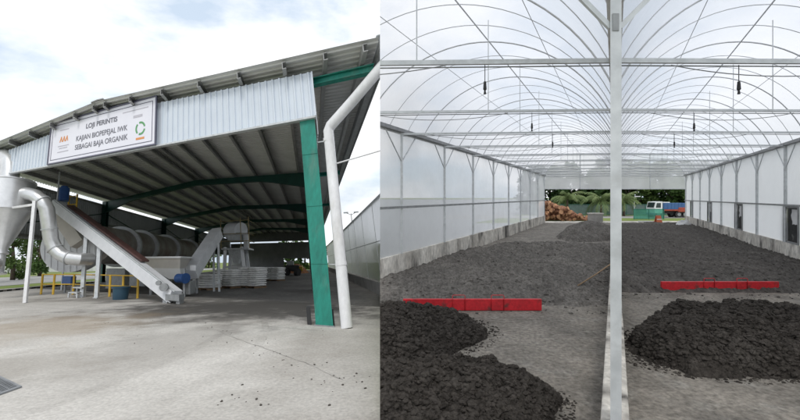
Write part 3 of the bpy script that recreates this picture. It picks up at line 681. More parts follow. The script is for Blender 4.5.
# drain kerb along the left edge
kb = thing('slotted_kerb', L(-15.9, 11, 0), 'low concrete kerb with dark drain slots at the yard edge', 'kerb')
mb = MB(); mb.box(L, (-16.1, -15.65), (7.5, 30), (-0.03, 0.10)); mb.build('kerb_stone', M['concrete'], kb)
mb = MB()
for k in range(44): mb.box(L, (-15.66, -15.62), (7.7 + k * 0.5, 7.7 + k * 0.5 + 0.26), (0.0, 0.085))
mb.build('drain_slot', M['black'], kb)
# drain grating in the apron
gr = thing('drain_grating', L(-4.05, 2.75, 0), 'grey steel drain grating set in the concrete at the bottom left corner', 'grating')
def G(a, b, c): return L(-3.95 + a * 0.9 + b * 0.1, 2.62 + b * 0.55 - a * 0.16, c)
mb = MB()
for k in range(26): mb.box(G, (-0.8 + k * 0.045, -0.8 + k * 0.045 + 0.018), (-0.36, 0.36), (0.008, 0.014))
for k in range(5): mb.box(G, (-0.8, 0.36), (-0.36 + k * 0.176, -0.36 + k * 0.176 + 0.014), (0.008, 0.018))
mb.build('bars', M['grating'], gr)
mb = MB()
for a, b in (((-0.84, 0.40), (-0.40, -0.36)), ((-0.84, 0.40), (0.36, 0.40)), ((-0.84, -0.80), (-0.36, 0.36)), ((0.36, 0.40), (-0.36, 0.36))): mb.box(G, a, b, (0.004, 0.02))
mb.build('frame', M['grating'], gr)
mb = MB(); mb.face([G(-0.8, -0.36, 0.004), G(0.36, -0.36, 0.004), G(0.36, 0.36, 0.004), G(-0.8, 0.36, 0.004)]); mb.build('pit', M['gbase'], gr, recalc=False)

# soil clods on the apron
def clod_mesh(seed):
    bm = bmesh.new(); bmesh.ops.create_icosphere(bm, subdivisions=2, radius=1)
    for v in bm.verts: v.co *= 1 + 0.35 * noise.noise(v.co * 1.6 + Vector((seed, 0, 0))); v.co.z *= 0.6
    me = bpy.data.meshes.new('soil_clod'); bm.to_mesh(me); bm.free(); me.materials.append(M['clod']); return me
CM = [clod_mesh(k) for k in range(3)]
rc = random.Random(5)
cl = []
for k in range(11): cl.append((-0.88 + rc.gauss(0, 0.16), 3.62 + rc.gauss(0, 0.16), rc.uniform(0.008, 0.022)))
for k in range(48):
    t_ = rc.random(); cl.append((-2.6 + 3.1 * t_ + rc.gauss(0, 0.25), 7.1 - 2.7 * t_ + rc.gauss(0, 0.3), rc.uniform(0.008, 0.022)))
for k in range(18): cl.append((rc.uniform(-6, 0.4), rc.uniform(3.6, 8), rc.uniform(0.006, 0.016)))
c0 = None
for u, v, s in cl:
    p = L(u, v, 0)
    if p.dot(BOUND) > -0.05: continue
    if c0 is None: c0 = o = bpy.data.objects.new('soil_clod', CM[0])
    else: o = c0.copy(); o.data = CM[rc.randrange(3)]
    COL.objects.link(o); o.location = p + NG * s * 0.35; s *= 0.72; o.scale = (s * rc.uniform(1, 1.6), s, s * 0.9); o.rotation_euler = (-0.15, 0.1, rc.uniform(0, 6))
    tag(o, 'small dark soil clod dropped on the pale concrete apron', 'soil clod', 'soil clods scattered on the apron')

# ------------------------------------------------------------------ sheeted wall right of the shed
gw = thing('sheeted_wall', L(3.25, 17, 0), 'long weathered white sheeted wall with dark concrete base right of the shed', 'wall')
mb = MB(); mb.grid([[L(3.24, v, w) for v in (10, 20, 30, 45, 62)] for w in (0.62, 2.62)]); mb.build('lower_sheet', M['gfilm'], gw, 'L')
mb = MB(); mb.grid([[L(3.24, v, w) for v in (10, 20, 30, 45, 62)] for w in (2.62, 4.62)]); mb.build('upper_sheet', M['gfilm'], gw, 'L')
mb = MB(); mb.box(L, (3.0, 3.3), (10, 62), (0, 0.62)); mb.build('base', M['gbase'], gw, 'L')
mb = MB(); mb.box(L, (3.17, 3.31), (10, 62), (4.62, 4.70)); mb.build('coping', M['galv'], gw, 'L')
mb = MB(); mb.box(L, (3.195, 3.22), (10, 62), (2.6, 2.64)); mb.build('joint_strip', M['galv'], gw, 'L')
for k in range(11):
    v = 13.5 + 3.4 * k; mb = MB(); mb.box(L, (3.19, 3.20), (v, v + 0.06), (0.62, 4.62)); mb.build('seam', M['galv'], gw, 'L')
# far lamp mast
lm = thing('lamp_mast', L(9.12, 70, 0), 'slim floodlight mast with two arms beyond the sheeted wall', 'lamp mast')
mb = MB(); mb.tube([L(9.12, 70, 0), L(9.12, 70, 12.2)], [0.22, 0.1], 8); mb.build('pole', M['galvdark'], lm)
for s in (-1, 1):
    mb = MB(); mb.tube([L(9.12, 70, 11.9), L(9.12 + s * 0.9, 70, 12.4)], 0.07, 6); a = mb.build('arm', M['galvdark'], lm)
    mb = MB(); mb.box(L, (9.12 + s * 1.0 - 0.45, 9.12 + s * 1.0 + 0.45), (69.8, 70.2), (12.35, 12.6)); mb.build('lamp_head', M['galvdark'], a)
# cable from the shed to beyond
mb = MB(); mb.tube([L(0.80, 8.25, 4.25), L(1.3, 8.28, 4.36), L(2.4, 8.3, 4.58)], 0.022, 6)
tag(mb.build('overhead_cable', M['white'], None, 'L'), 'thin pale cable strung right from the white downpipe', 'cable')
# things beyond the far end of the shed
def mound(name, F, cu, cv, ru, rv, h, m, label, cat, seed, n=30, ny=None, power=1.0, lump=0.08, ls=2.5, side=None, group=None, clamp=0.0, flat=2.0, crumbs=0, csize=0.05):
    mb = MB(); P = []
    for i in range(n + 1):
        row = []
        for j in range((ny or n) + 1):
            a = -1.15 + 2.3 * i / n; b = -1.15 + 2.3 * j / (ny or n)
            x = cu + a * ru; y = cv + b * rv
            q = F(x, y, 0)
            wob = 0.16 * noise.noise(Vector((x * 1.3 + seed, y * 1.3, 0))) + 0.06 * noise.noise(Vector((x * 4 + seed, y * 4, 3)))
            d = max(0.0, math.hypot(a, b) + wob)
            z = max(0.0, 1 - d ** flat) ** power * h if d < 1 else -0.06 * (d - 1) / 0.15
            if d < 1.02:
                e = min(1, max(0, (1.02 - d) * 5))
                v3 = Vector((x * ls + seed, y * ls, z * ls * 1.2))
                z += e * lump * (noise.fractal(v3, 0.8, 2.1, 4))
                if clamp:
                    z0 = z
                    for sc_, am in ((6.5, 1.0), (13.0, 0.62), (26.0, 0.30)):
                        f1 = noise.voronoi(Vector((x * sc_ + seed, y * sc_, z0 * sc_)))[0][0]
                        z += e * clamp * am * (math.sqrt(max(0.0, 1 - (f1 / 0.72) ** 2)) - 0.55)
            row.append(F(x, y, z))
        P.append(row)
    mb.grid(P)
    if crumbs:
        rnd = random.Random(int(seed * 10)); bmc = bmesh.new(); bmesh.ops.create_icosphere(bmc, subdivisions=1, radius=1)
        bmc.verts.ensure_lookup_table(); ico = [v.co.copy() for v in bmc.verts]; icf = [tuple(v.index for v in f.verts) for f in bmc.faces]; bmc.free()
        ncol = len(P[0]); cnt = 0
        while cnt < crumbs:
            i = rnd.randrange(1, n); j = rnd.randrange(1, ncol - 1); p = P[i][j].lerp(P[i + rnd.choice((-1, 1))][j + rnd.choice((-1, 1))], rnd.random())
            a = -1.15 + 2.3 * i / n; b = -1.15 + 2.3 * j / (ncol - 1); d = math.hypot(a, b)
            if p.dot(BOUND) < -0.05: cnt += 0.4; continue
            edge = d > 0.97
            if d < 0.72 and rnd.random() < 0.35: continue
            if edge and (rnd.random() < 0.55 or d > 1.13): continue
            cnt += 1
            r_ = csize * (0.35 + 0.9 * rnd.random() ** 2.2) * (0.55 if edge else 1)
            c = Vector(p); c.z = max(c.z, 0.0) + r_ * 0.15
            q = Matrix.Rotation(rnd.uniform(0, 6.28), 3, Vector((rnd.gauss(0, 1), rnd.gauss(0, 1), rnd.gauss(0, 1))).normalized())
            sx, sy, sz = rnd.uniform(0.8, 1.35), rnd.uniform(0.7, 1.1), rnd.uniform(0.6, 0.95)
            k0 = len(mb.v)
            for v in ico:
                t_ = v * r_ * rnd.uniform(0.78, 1.2); t_ = q @ Vector((t_.x * sx, t_.y * sy, t_.z)); t_.z *= sz; mb.v.append(c + t_)
            mb.f += [tuple(k0 + x_ for x_ in f) for f in icf]
    o = mb.build(name, m, None, side, smooth=not crumbs)
    return tag(o, label, cat, group)
mound('rubble_heap', L, -2.0, 47, 1.6, 4, 1.3, M['brownheap'], 'orange brown heap seen at the far end of the shed', 'heap', 3.1, n=24)
dk = thing('loader_vehicle', L(-2.3, 37, 0), 'dark loader with yellow body parked deep inside the shed', 'loader')
mb = MB(); mb.box(L, (-2.9, -1.3), (36, 38), (0.5, 1.2)); mb.build('body', M['black'], dk, bevel=0.08)
mb = MB(); mb.box(L, (-2.7, -1.9), (36.4, 37.6), (1.2, 1.75)); mb.build('cab', M['galvdark'], dk, bevel=0.06)
mb = MB(); mb.box(L, (-1.3, -0.9), (36.2, 37.5), (0.55, 1.05)); mb.build('engine_cover', M['yellow'], dk, bevel=0.05)
for u in (-2.7, -1.5):
    mb = MB(); mb.tube([L(u - 0.18, 35.9, 0.4), L(u + 0.18, 35.9, 0.4)], 0.42, 20); mb.build('wheel', M['black'], dk, smooth='auto')

# ------------------------------------------------------------------ greenhouse
gh = thing('greenhouse', R(0, 20, 0), 'long twin-bay polythene greenhouse with steel arches around the compost beds', 'greenhouse')
WH = 6.4; YE = 36.6; GZ = 4.33; Y0 = 2.2
def gb(mb, name, m, **k): return mb.build(name, m, gh, 'R', **k)
# inside floor
mb = MB(); mb.grid([[R(-6.45 + 12.9 * i / 20, -4 + 41 * j / 30, 0.006) for i in range(21)] for j in range(31)])
tag(mb.build('floor', M['ghfloor'], None, 'R', origin=R(0, 10, 0), recalc=False), 'bare compost stained concrete floor of the greenhouse', None, None, 'structure')
# side kerb walls
for s in (-1, 1):
    mb = MB(); x0, x1 = sorted((s * 6.38, s * 6.55)); mb.box(R, (x0, x1), (Y0, YE), (0, 0.70)); gb(mb, 'curb', M['curb'])
    for k in range(-3, 9):
        y = 12 + 3.02 * k
        if y < Y0 + .3: continue
        mb = MB(); mb.bar(R(s * WH, y, 0.70), R(s * WH, y, GZ), 0.075, 0.075, Vector((0, 1, 0)))
        p = gb(mb, 'post', M['galv'])
        if p is None: continue
        for d in (-1, 1):
            mb = MB(); mb.tube([R(s * WH, y, 3.45), R(s * WH, y + d * 0.85, GZ - 0.02)], 0.02, 6); b = mb.build('knee_brace', M['galv'], p, 'R')
    mb = MB(); x0, x1 = sorted((s * 6.33, s * 6.37)); mb.box(R, (x0, x1), (Y0, YE), (2.06, 2.13)); gb(mb, 'mid_rail', M['galvdark'])
    mb = MB(); x0, x1 = sorted((s * 6.30, s * 6.62)); mb.box(R, (x0, x1), (Y0, YE), (GZ, GZ + 0.10)); gb(mb, 'gutter', M['gutter'])
# film walls
mb = MB(); n = 60; mb.grid([[R(-6.46 + 0.012 * noise.noise(Vector((j * 1.7, k * 2.1, 0))), 9 + (YE - 9) * j / n, 0.70 + (GZ - 0.70) * k / 6) for j in range(n + 1)] for k in range(7)])
gb(mb, 'wall_film', M['film_wall'], smooth=True, recalc=False)
ops = [(1.8, 3.05), (8.05, 9.3), (14.0, 15.25), (20.2, 21.45), (26.6, 27.8), (33.0, 34.1)]
mb = MB(); mb.box(R, (6.45, 6.46), (Y0, YE), (2.10, GZ)); gb(mb, 'wall_film', M['film_white'])
edges = [Y0]; 
for a, b in ops: edges += [a, b]
edges.append(YE)
if edges[0] > edges[1]: edges = edges[2:]; 
for a, b in zip(edges[0::2], edges[1::2]):
    if b - a > 0.1:
        mb = MB(); mb.box(R, (6.45, 6.46), (a, b), (0.70, 2.07)); gb(mb, 'wall_film', M['film_white'])
for a, b in ops:
    if a < Y0: continue
    mb = MB(); mb.box(R, (6.62, 6.64), (a - 0.1, b + 0.1), (0.66, 2.1)); vo = gb(mb, 'vent_dark_sheet', M['darkvoid'])  # dark sheet behind the vent; the darkness of the hole is painted
    mb = MB()
    for c, d, e, f_ in ((a, a + 0.05, 0.70, 2.06), (b - 0.05, b, 0.70, 2.06), (a + .05, b - .05, 0.70, 0.76), (a + .05, b - .05, 2.0, 2.06)): mb.box(R, (6.40, 6.47), (c, d), (e, f_))
    mb.build('vent_frame', M['gutter'], vo, 'R')
    mb = MB(); rr = random.Random(int(a * 10)); y1 = a + (b - a) * 0.42
    mb.grid([[R(6.50 + 0.05 * noise.noise(Vector((i * 0.9, j, a))), a + 0.2 + (y1 - a) * i / 5, 1.95 - (0.55 + 0.12 * noise.noise(Vector((i * 1.3, 0, a)))) * j / 5) for i in range(6)] for j in range(6)]); mb.build('torn_flap', M['rag'], vo, 'R', smooth=True)
# centre row
mb = MB(); mb.box(R, (-0.125, 0.125), (3.4, YE), (0, 0.5)); mb.box(R, (-0.125, -0.06), (1.2, 3.4), (0, 0.5)); mb.box(R, (0.06, 0.125), (1.2, 3.4), (0, 0.5)); gb(mb, 'curb', M['curbtop'], bevel=0.015)
for y in (3.3, 9.0, 12.0, 15, 18.1, 21.1, 24.1, 27.1, 30.1, 33.2, 36.5):
    mb = MB(); z1 = 4.30; hw = 0.046 if y < 4 else 0.058; zb = 0 if y < 4 else 0.5
    mb.box(lambda a, b, c: R(a + 0.008, y + b, c), (-hw, hw), (-0.03, -0.025), (zb, z1))
    mb.box(lambda a, b, c: R(a + 0.008, y + b, c), (-hw, -hw + 0.006), (-0.025, 0.05), (zb, z1)); mb.box(lambda a, b, c: R(a + 0.008, y + b, c), (hw - 0.006, hw), (-0.025, 0.05), (zb, z1))
    p = gb(mb, 'post', M['galv'])
    mb = MB(); mb.box(lambda a, b, c: R(a + 0.008, y + b, c), (-0.075, 0.075), (-0.04, 0.055), (zb, zb + 0.012)); mb.build('base_plate', M['galvdark'], p, 'R')
    mb = MB(); mb.box(lambda a, b, c: R(a + 0.008, y + b, c), (-0.026, 0.026), (-0.038, -0.03), (3.76, 3.90)); mb.build('joint_plate', M['galvdark'], p, 'R')
    if y < 4:
        for s in (-1, 1):
            mb = MB(); mb.bar(R(s * 0.04, y, 3.80), R(s * 0.85, y, 4.62), 0.04, 0.03, Vector((0, 1, 0))); mb.build('knee_brace', M['galv'], p, 'R')
mb = MB(); mb.box(R, (-0.07, 0.07), (3.45, YE), (GZ - 0.02, GZ)); mb.box(R, (-0.085, -0.065), (3.45, YE), (GZ, GZ + 0.12)); mb.box(R, (0.065, 0.085), (3.45, YE), (GZ, GZ + 0.12)); gb(mb, 'gutter', M['white'])
# arches: circle through both gutters
RC = 3.52; ZC = 6.4 - RC; UB = 3.2
a0 = math.asin(min(1, (UB + 0.02) / RC))
def arch_pts(uc, y, n=28, r=RC):
    return [R(uc + r * math.sin(-a0 + 2 * a0 * k / n), y, ZC + r * math.cos(-a0 + 2 * a0 * k / n)) for k in range(n + 1)]
for uc in (-UB, UB):
    y = 2.3; k = 0
    while y < YE + 0.05:
        main = (k % 3 == 2) or k == 2
        mb = MB(); mb.tube(arch_pts(uc, y), 0.017 if main else 0.0088, 6); gb(mb, 'arch', M['hoop'], smooth=True)
        y += 1.0; k += 1
    for dz, du, rr in ((0, 0, 0.016), (-0.35, -1.5, 0.008), (-0.35, 1.5, 0.008)):
        z = ZC + math.sqrt(RC ** 2 - du ** 2) - 0.05
        mb = MB(); mb.tube([R(uc + du, Y0, z), R(uc + du, YE, z)], rr, 6); gb(mb, 'ridge_purlin', M['hoop'])
    # film skin
    n = 28; mb = MB(); mb.grid([arch_pts(uc, Y0 + (YE - Y0) * j / 60, n, RC + 0.03) for j in range(61)]); gb(mb, 'roof_film', M['film_roof'], smooth=True, recalc=False)
    # far gable curtain
    mb = MB(); top = arch_pts(uc, YE, n, RC + 0.02); bot = [Vector((p.x, p.y, 3.13)) for p in top]
    x0 = R(uc - UB + 0.02, YE, 0).x; x1 = R(uc + UB - 0.02, YE, 0).x
    mb.grid([bot, top]); gb(mb, 'gable_film', M['film_wall'], recalc=False)
    mb = MB(); mb.bar(R(uc - UB, YE, 3.13), R(uc + UB, YE, 3.13), 0.05, 0.05); gb(mb, 'gable_rail', M['galv'])
    mb = MB(); mb.bar(R(uc, YE - .03, 3.13), R(uc, YE - .03, 6.3), 0.05, 0.05, Vector((0, 1, 0))); gb(mb, 'gable_post', M['galv'])
    # cross beams with hangers, sagging hose and misting heads
    for i, y in enumerate((5.75, 9.0, 12.0, 15, 18.1, 21.1, 24.1, 27.1, 30.1, 33.2, 36.5)):
        zl = GZ + (0.03 if uc > 0 else -0.04); zr = GZ + (0.0 if uc > 0 else 0.03)
        mb = MB(); mb.bar(R(uc - UB, y, zl), R(uc + UB, y, zr), 0.05, 0.055 if i else 0.065); b = gb(mb, 'cross_beam', M['galv'])
        if b is None: continue
        mb = MB(); mb.tube([R(uc - UB, y + 0.06, zl - 0.05), R(uc + UB, y + 0.06, zr - 0.05)], 0.010, 6); mb.build('water_pipe', M['galvdark'], b, 'R')
        mb = MB(); du = 0.35
        mb.tube([R(uc + du, y, GZ), R(uc + du, y, ZC + math.sqrt(RC ** 2 - du ** 2))], 0.010, 5); mb.build('hanger_rod', M['galv'], b, 'R')
        mb = MB(); mb.tube([R(uc - 2.4 + 3.2 * k / 12, y - 0.05, GZ - 0.05 - 0.16 * (1 - ((k - 6) / 6) ** 2)) for k in range(13)], 0.008, 5); mb.build('hose', M['gutter'], b, 'R')
        if i < 3:
            ux = -1.87 if uc < 0 else 1.78
            mb = MB(); mb.tube([R(ux, y, GZ - 0.03), R(ux, y, 4.06)], 0.006, 5); dr_ = mb.build('drop_line', M['black'], b, 'R')
            mb = MB(); mb.tube([R(ux, y, 4.06), R(ux, y, 3.95), R(ux, y, 3.93), R(ux, y, 3.88)], [0.018, 0.026, 0.012, 0.02], 8); mb.build('misting_head', M['black'], dr_ if dr_ else b, 'R')

# ------------------------------------------------------------------ compost beds and heaps
def bed(name, u0, u1, y0, y1, m, fn, label, seed, step=0.055, crumbs=0):
    nu = int((u1 - u0) / step); P = []; ys = []; y = y0
    while y < y1: ys.append(y); y += step * max(1.0, y / 13)
    ys.append(y1)
    for y in ys:
        row = []
        for i in range(nu + 1):
            u = u0 + (u1 - u0) * i / nu
            h = fn(u, y)
            e = min(1, max(0.0, h * 8))
            z = h + e * (0.022 * math.sin(u * 7.0 + 1.5 * noise.noise(Vector((u, y * 0.3, 0)))) * (0.5 + noise.noise(Vector((u * 0.4, y * 0.25, 8)))) + 0.05 * noise.fractal(Vector((u * 1.6 + seed, y * 1.2, 0)), 0.9, 2.1, 3) + 0.045 * noise.fractal(Vector((u * 6 + seed, y * 5, 2)), 0.7, 2.2, 4))
            f1 = noise.voronoi(Vector((u * 9 + seed, y * 7, 0)))[0][0]
            z += e * 0.055 * (math.sqrt(max(0.0, 1 - (f1 / 0.72) ** 2)) - 0.55)
            row.append(R(u, y, z if h > 0.001 else 0.0 - 0.02))
        P.append(row)
    mb = MB(); mb.grid(P)
    if crumbs:
        rnd = random.Random(int(seed * 7)); bmc = bmesh.new(); bmesh.ops.create_icosphere(bmc, subdivisions=1, radius=1)
        ico = [v.co.copy() for v in bmc.verts]; bmc.verts.index_update(); icf = [tuple(v.index for v in f.verts) for f in bmc.faces]; bmc.free()
        for _ in range(crumbs):
            i = int(len(P) * rnd.random() ** 1.7); j = rnd.randrange(len(P[0])); p = P[i][j]
            if p.dot(BOUND) < 0.05: continue
            u_ = p.x - 0.5375 * p.y; e_ = fn(u_, p.y) > 0.002
            if not e_ and rnd.random() < 0.75: continue
            r_ = 0.008 + 0.034 * rnd.random() ** 3; c = Vector((p.x, p.y, max(p.z, 0.01) + r_ * 0.2)); k0 = len(mb.v)
            for v in ico: mb.v.append(c + Vector((v.x * 1.2, v.y, v.z * 0.75)) * r_ * rnd.uniform(0.75, 1.25))
            mb.f += [tuple(k0 + x_ for x_ in f) for f in icf]
    return tag(mb.build(name, m, None, 'R', origin=R((u0 + u1) / 2, y0, 0), smooth=True), label, 'compost', None)
def sm(a, b, x):
    t = min(1, max(0, (x - a) / (b - a))); return t * t * (3 - 2 * t)
def left_h(u, y):
    e = 8.75 + 0.35 * noise.noise(Vector((u * 0.8, 3, 0))) + 0.12 * noise.noise(Vector((u * 3, 3, 0)))
    h = 0.10 * sm(e, e + 1.4, y) + 0.08 * sm(e, e + 0.25, y)
    h -= 0.05 * sm(-1.2, -0.3, u) * sm(8, 10, y)
    # windrow crest then a lower dry stretch
    c = 16.9 + 1.1 * noise.noise(Vector((u * 0.45, 9, 0))) + 0.3 * noise.noise(Vector((u * 1.7, 4, 0)))
    h += 0.30 * math.exp(-((y - c) / 0.9) ** 2) * sm(-5.7, -4.6, u)
    h -= 0.30 * sm(c + 0.6, c + 1.5, y)
    # compost banked against the side wall
    h += 0.05 * sm(-5.5, -6.3, u) * sm(11, 13, y) * noise.noise(Vector((y * 0.7, 1, 0)))
    return max(0, h)
def right_h(u, y):
    e = 9.95 + 0.25 * noise.noise(Vector((u * 0.8, 7, 0))) + 0.1 * noise.noise(Vector((u * 3, 5, 0)))
    h = 0.10 * sm(e, e + 1.2, y) + 0.10 * sm(e, e + 0.25, y) - 0.10 * sm(22, 36, y) + 0.06 * noise.noise(Vector((u * 0.4, y * 0.2, 4))) * sm(e, e + 2, y)
    return max(0, h)
bed('compost_bed', -6.37, -0.13, 16.5, 36.5, M['beddry'], lambda u, y: 0.02 + 0.03 * sm(16.5, 17, y), 'pale dry dusty compost layer at the far end of the left bay', 5.0, 0.08)
bed('compost_bed', -6.37, -0.13, 8.2, 19.2, M['bed'], left_h, 'spread bed of grey compost filling the left bay behind the red board', 2.0, crumbs=1800)
bed('compost_bed', 0.13, 6.37, 9.4, 36.4, M['bedR'], right_h, 'spread bed of dark compost filling the right bay', 9.0, crumbs=2200)
mound('compost_heap', R, -4.15, 6.75, 1.95, 1.25, 0.40, M['compost'], 'dark lumpy compost heap overlapping the left red board', 'compost heap', 1.0, n=150, ny=110, power=0.62, lump=0.10, ls=3, side='R', clamp=0.06, flat=2.6, crumbs=8000, csize=0.044)
mound('compost_heap', R, -2.25, 4.40, 1.62, 1.0, 0.42, M['compost'], 'dark lumpy compost heap at the bottom left of the greenhouse floor', 'compost heap', 4.0, n=150, ny=110, power=0.62, lump=0.10, ls=3, side='R', clamp=0.055, flat=2.6, crumbs=9500, csize=0.036)
mound('compost_heap', R, 2.12, 6.45, 1.98, 1.20, 0.56, M['compost'], 'wide dark lumpy compost heap right of the middle post', 'compost heap', 8.0, n=150, ny=110, power=0.6, lump=0.10, ls=3, side='R', clamp=0.06, flat=2.8, crumbs=12500, csize=0.042)
mound('compost_heap', R, -1.5, 23.5, 2.0, 2.8, 0.98, M['bed'], 'smooth dark compost mound at the far end of the left bay', 'compost heap', 12.0, n=60, power=1.15, lump=0.08, ls=1.5, side='R', clamp=0.05, flat=2.0)

# red barrier boards
def board(u0, u1, y, label):
    t = thing('barrier_board', R((u0 + u1) / 2, y, 0), label, 'barrier board', 'red boards lying in front of the compost beds')
    def F(a, b, c): return R(0, y, 0) + Vector((a, b, c))
    mb = MB(); mb.box(F, (u0, u1), (-0.03, 0.03), (0.015, 0.255)); mb.build('board', M['red'], t, 'R', bevel=0.008)
    ln = u1 - u0
    for k in (0.40, 0.68):
        a = u0 + ln * (k - 0.045); b = u0 + ln * (k + 0.045)
        mb = MB(); mb.tube([F(a, -0.045, 0.02), F(a, -0.045, 0.33), F(a + .02, -0.045, 0.345), F(b - .02, -0.045, 0.345), F(b, -0.045, 0.33), F(b, -0.045, 0.02)], 0.0075, 8); mb.build('handle', M['red'], t, 'R', smooth=True)
    return t
board(-4.46, -1.55, 8.42, 'bright red barrier board with two handles in the left bay')
board(1.17, 4.14, 10.15, 'bright red barrier board with two handles in the right bay')
# leaning wooden pole
mb = MB(); mb.tube([R(-0.95, 10.0, 0.17), R(-0.5, 10.5, 0.37), R(-0.15, 10.95, 0.54), R(-0.10, 11.0, 0.57)], 0.018, 8)
tag(mb.build('wooden_pole', M['wood'], None, 'R', smooth=True), 'thin brown wooden pole leaning on the middle curb', 'pole')

# ------------------------------------------------------------------ yard behind the greenhouse
mb = MB(); mb.grid([[R(u, y, 0.012) for u in (-9, -4, 0, 4, 9, 16)] for y in (36.6, 38, 39.6)])
mb = MB(); mb.grid([[R(u, y, 0.004) for u in (-320, -200, -110, -60, -30, -13)] for y in (36.6, 60, 110, 200, 420)])
tag(mb.build('gravel_yard', M['gravel'], None, 'R', origin=R(-60, 60, 0), recalc=False), 'wide pale gravel yard beyond the left greenhouse wall', None, None, 'structure')
for a_, b_ in ((-60, -6.62), (6.7, 30)):
    mb = MB(); mb.grid([[R(a_ + (b_ - a_) * i / 4, y, 0.004) for i in range(5)] for y in (-3, 10, 20, 30, 36.6)])
    tag(mb.build('gravel_strip', M['gravel'], None, 'R', origin=R((a_ + b_) / 2, 15, 0), recalc=False), 'pale gravel ground along the outside of the greenhouse', None, None, 'structure')
mb = MB(); mb.grid([[R(u, y, 0.012) for u in (-9, -4, 0, 4, 9, 16)] for y in (36.6, 38, 39.6)])
tag(mb.build('path', M['curb'], None, None, origin=R(0, 38, 0), recalc=False), 'narrow pale concrete path across the greenhouse end', None, None, 'structure')
mb = MB(); mb.grid([[R(u, y, 0.012) for u in (-20, -8, 0, 8, 20, 40)] for y in (45.2, 48, 51)])
tag(mb.build('yard_road', M['road'], None, 'R', origin=R(0, 48, 0), recalc=False), 'grey yard road where the truck is parked', None, None, 'structure')
# fence
def fence(u0, u1, y, h, label, step, mm, cat='fence', name='mesh_fence'):
    t = thing(name, R((u0 + u1) / 2, y, 0), label, cat)
    k = int(round((u1 - u0) / step))
    for i in range(k + 1):
        u = u0 + (u1 - u0) * i / k
        mb = MB(); mb.tube([R(u, y, 0), R(u, y, h)], 0.035, 6); mb.build('post', M['fence'], t, 'R')
    for z in (0.08, h - 0.03):
        mb = MB(); mb.tube([R(u0, y, z), R(u1, y, z)], 0.028, 6); mb.build('rail', M['fence'], t, 'R')
    mb = MB(); mb.face([R(u0, y + .03, 0.1), R(u1, y + .03, 0.1), R(u1, y + .03, h - 0.05), R(u0, y + .03, h - 0.05)]); mb.build('mesh_panel', mm, t, 'R', recalc=False)
fence(-11, 14, 52.5, 1.45, 'long green mesh fence below the dark trees', 2.5, M['mesh'])
fence(2.0, 5.2, 42.5, 1.15, 'dense green mesh gate panel in front of the truck', 1.6, M['mesh_gate'], 'gate', 'mesh_gate')
# truck (cab to the left)
tk = thing('dump_truck', R(6.15, 47.2, 0), 'truck with white cab, blue cargo box and red rear beyond the greenhouse', 'truck')
def T(a, b, c): return R(6.15, 47.2, 0) + Vector((a, b, c)) * 0.92
def tb(name, m, a, b, c, par=None, bev=0.03):
    mb = MB(); mb.box(T, a, b, c); return mb.build(name, m, par or tk, bevel=bev)
mb = MB()
pr = [(-2.15, 0.55), (-2.15, 1.2), (-1.95, 2.0), (-1.15, 2.05), (-1.15, 0.55)]
mb.grid([[T(x, -0.85, z) for x, z in pr], [T(x, 0.85, z) for x, z in pr]], closed=True); n_ = len(mb.v)
mb.face([T(x, -0.85, z) for x, z in pr]); mb.face([T(x, 0.85, z) for x, z in pr][::-1])
cab = mb.build('cab', M['truckw'], tk, bevel=0.03)
mb = MB(); mb.face([T(-2.0, -0.855, 1.25), T(-1.35, -0.855, 1.25), T(-1.35, -0.855, 1.85), T(-1.87, -0.855, 1.85)]); mb.build('side_window', M['glass'], cab)
mb = MB(); mb.face([T(-2.15, -0.7, 1.28), T(-2.15, 0.7, 1.28), T(-1.985, 0.7, 1.92), T(-1.985, -0.7, 1.92)]); mb.v = [v + Vector((-0.015, 0, 0)) for v in mb.v]; mb.build('windscreen', M['glass'], cab)
tb('bumper', M['truckb'], (-2.2, -2.05), (-0.85, 0.85), (0.35, 0.55))
tb('cargo_box', M['truckb'], (-1.05, 2.3), (-0.9, 0.9), (1.05, 1.85))
mb = MB()
for k in range(8): mb.box(T, (-0.95 + k * 0.44, -0.87 + k * 0.44), (-0.93, -0.9), (1.05, 1.85))
mb.build('cargo_rib', M['truckb'], tk)
tb('red_sill', M['truckr'], (-1.05, 2.3), (-0.92, 0.92), (0.85, 1.04)); tb('tailgate_body', M['truckr'], (0.8, 2.35), (-0.95, 0.95), (0.72, 1.3), bev=0.05)
tb('headboard', M['truckw'], (-1.04, -0.2), (-0.85, 0.85), (1.86, 1.98)); tb('chassis', M['black'], (-2.0, 2.25), (-0.5, 0.5), (0.5, 0.8))
for x in (-1.6, 1.0, 1.75):
    for y in (-0.8, 0.62):
        mb = MB(); mb.tube([T(x, y, 0.42), T(x, y + 0.2, 0.42)], 0.42, 20); w_ = mb.build('wheel', M['black'], tk, smooth='auto')
        mb = MB(); mb.tube([T(x, y - 0.01, 0.42), T(x, y + 0.21, 0.42)], 0.2, 14); mb.build('rim', M['galvdark'], w_, smooth='auto')
# orange barrier sign, white sheet, slab, pipe
ob = thing('warning_stand', R(4.05, 37.5, 0), 'small orange folding warning stand behind the right bay', 'warning stand')
for s in (-1, 1):
    mb = MB(); o_ = R(4.05, 37.5, 0.012)
    mb.hexa([o_ + Vector(p) for p in ((-0.26, s * 0.2 - 0.015, 0), (0.26, s * 0.2 - 0.015, 0), (0.26, s * 0.2 + 0.015, 0), (-0.26, s * 0.2 + 0.015, 0), (-0.22, s * 0.03 - 0.015, 0.66), (0.22, s * 0.03 - 0.015, 0.66), (0.22, s * 0.03 + 0.015, 0.66), (-0.22, s * 0.03 + 0.015, 0.66))]); mb.build('panel', M['orange'], ob)
mb = MB(); o_ = R(4.05, 37.5, 0.012); mb.box(lambda a, b, c: o_ + Vector((a, b, c)), (-0.22, 0.22), (-0.165, -0.15), (0.26, 0.34)); mb.build('white_band', M['truckw'], ob)
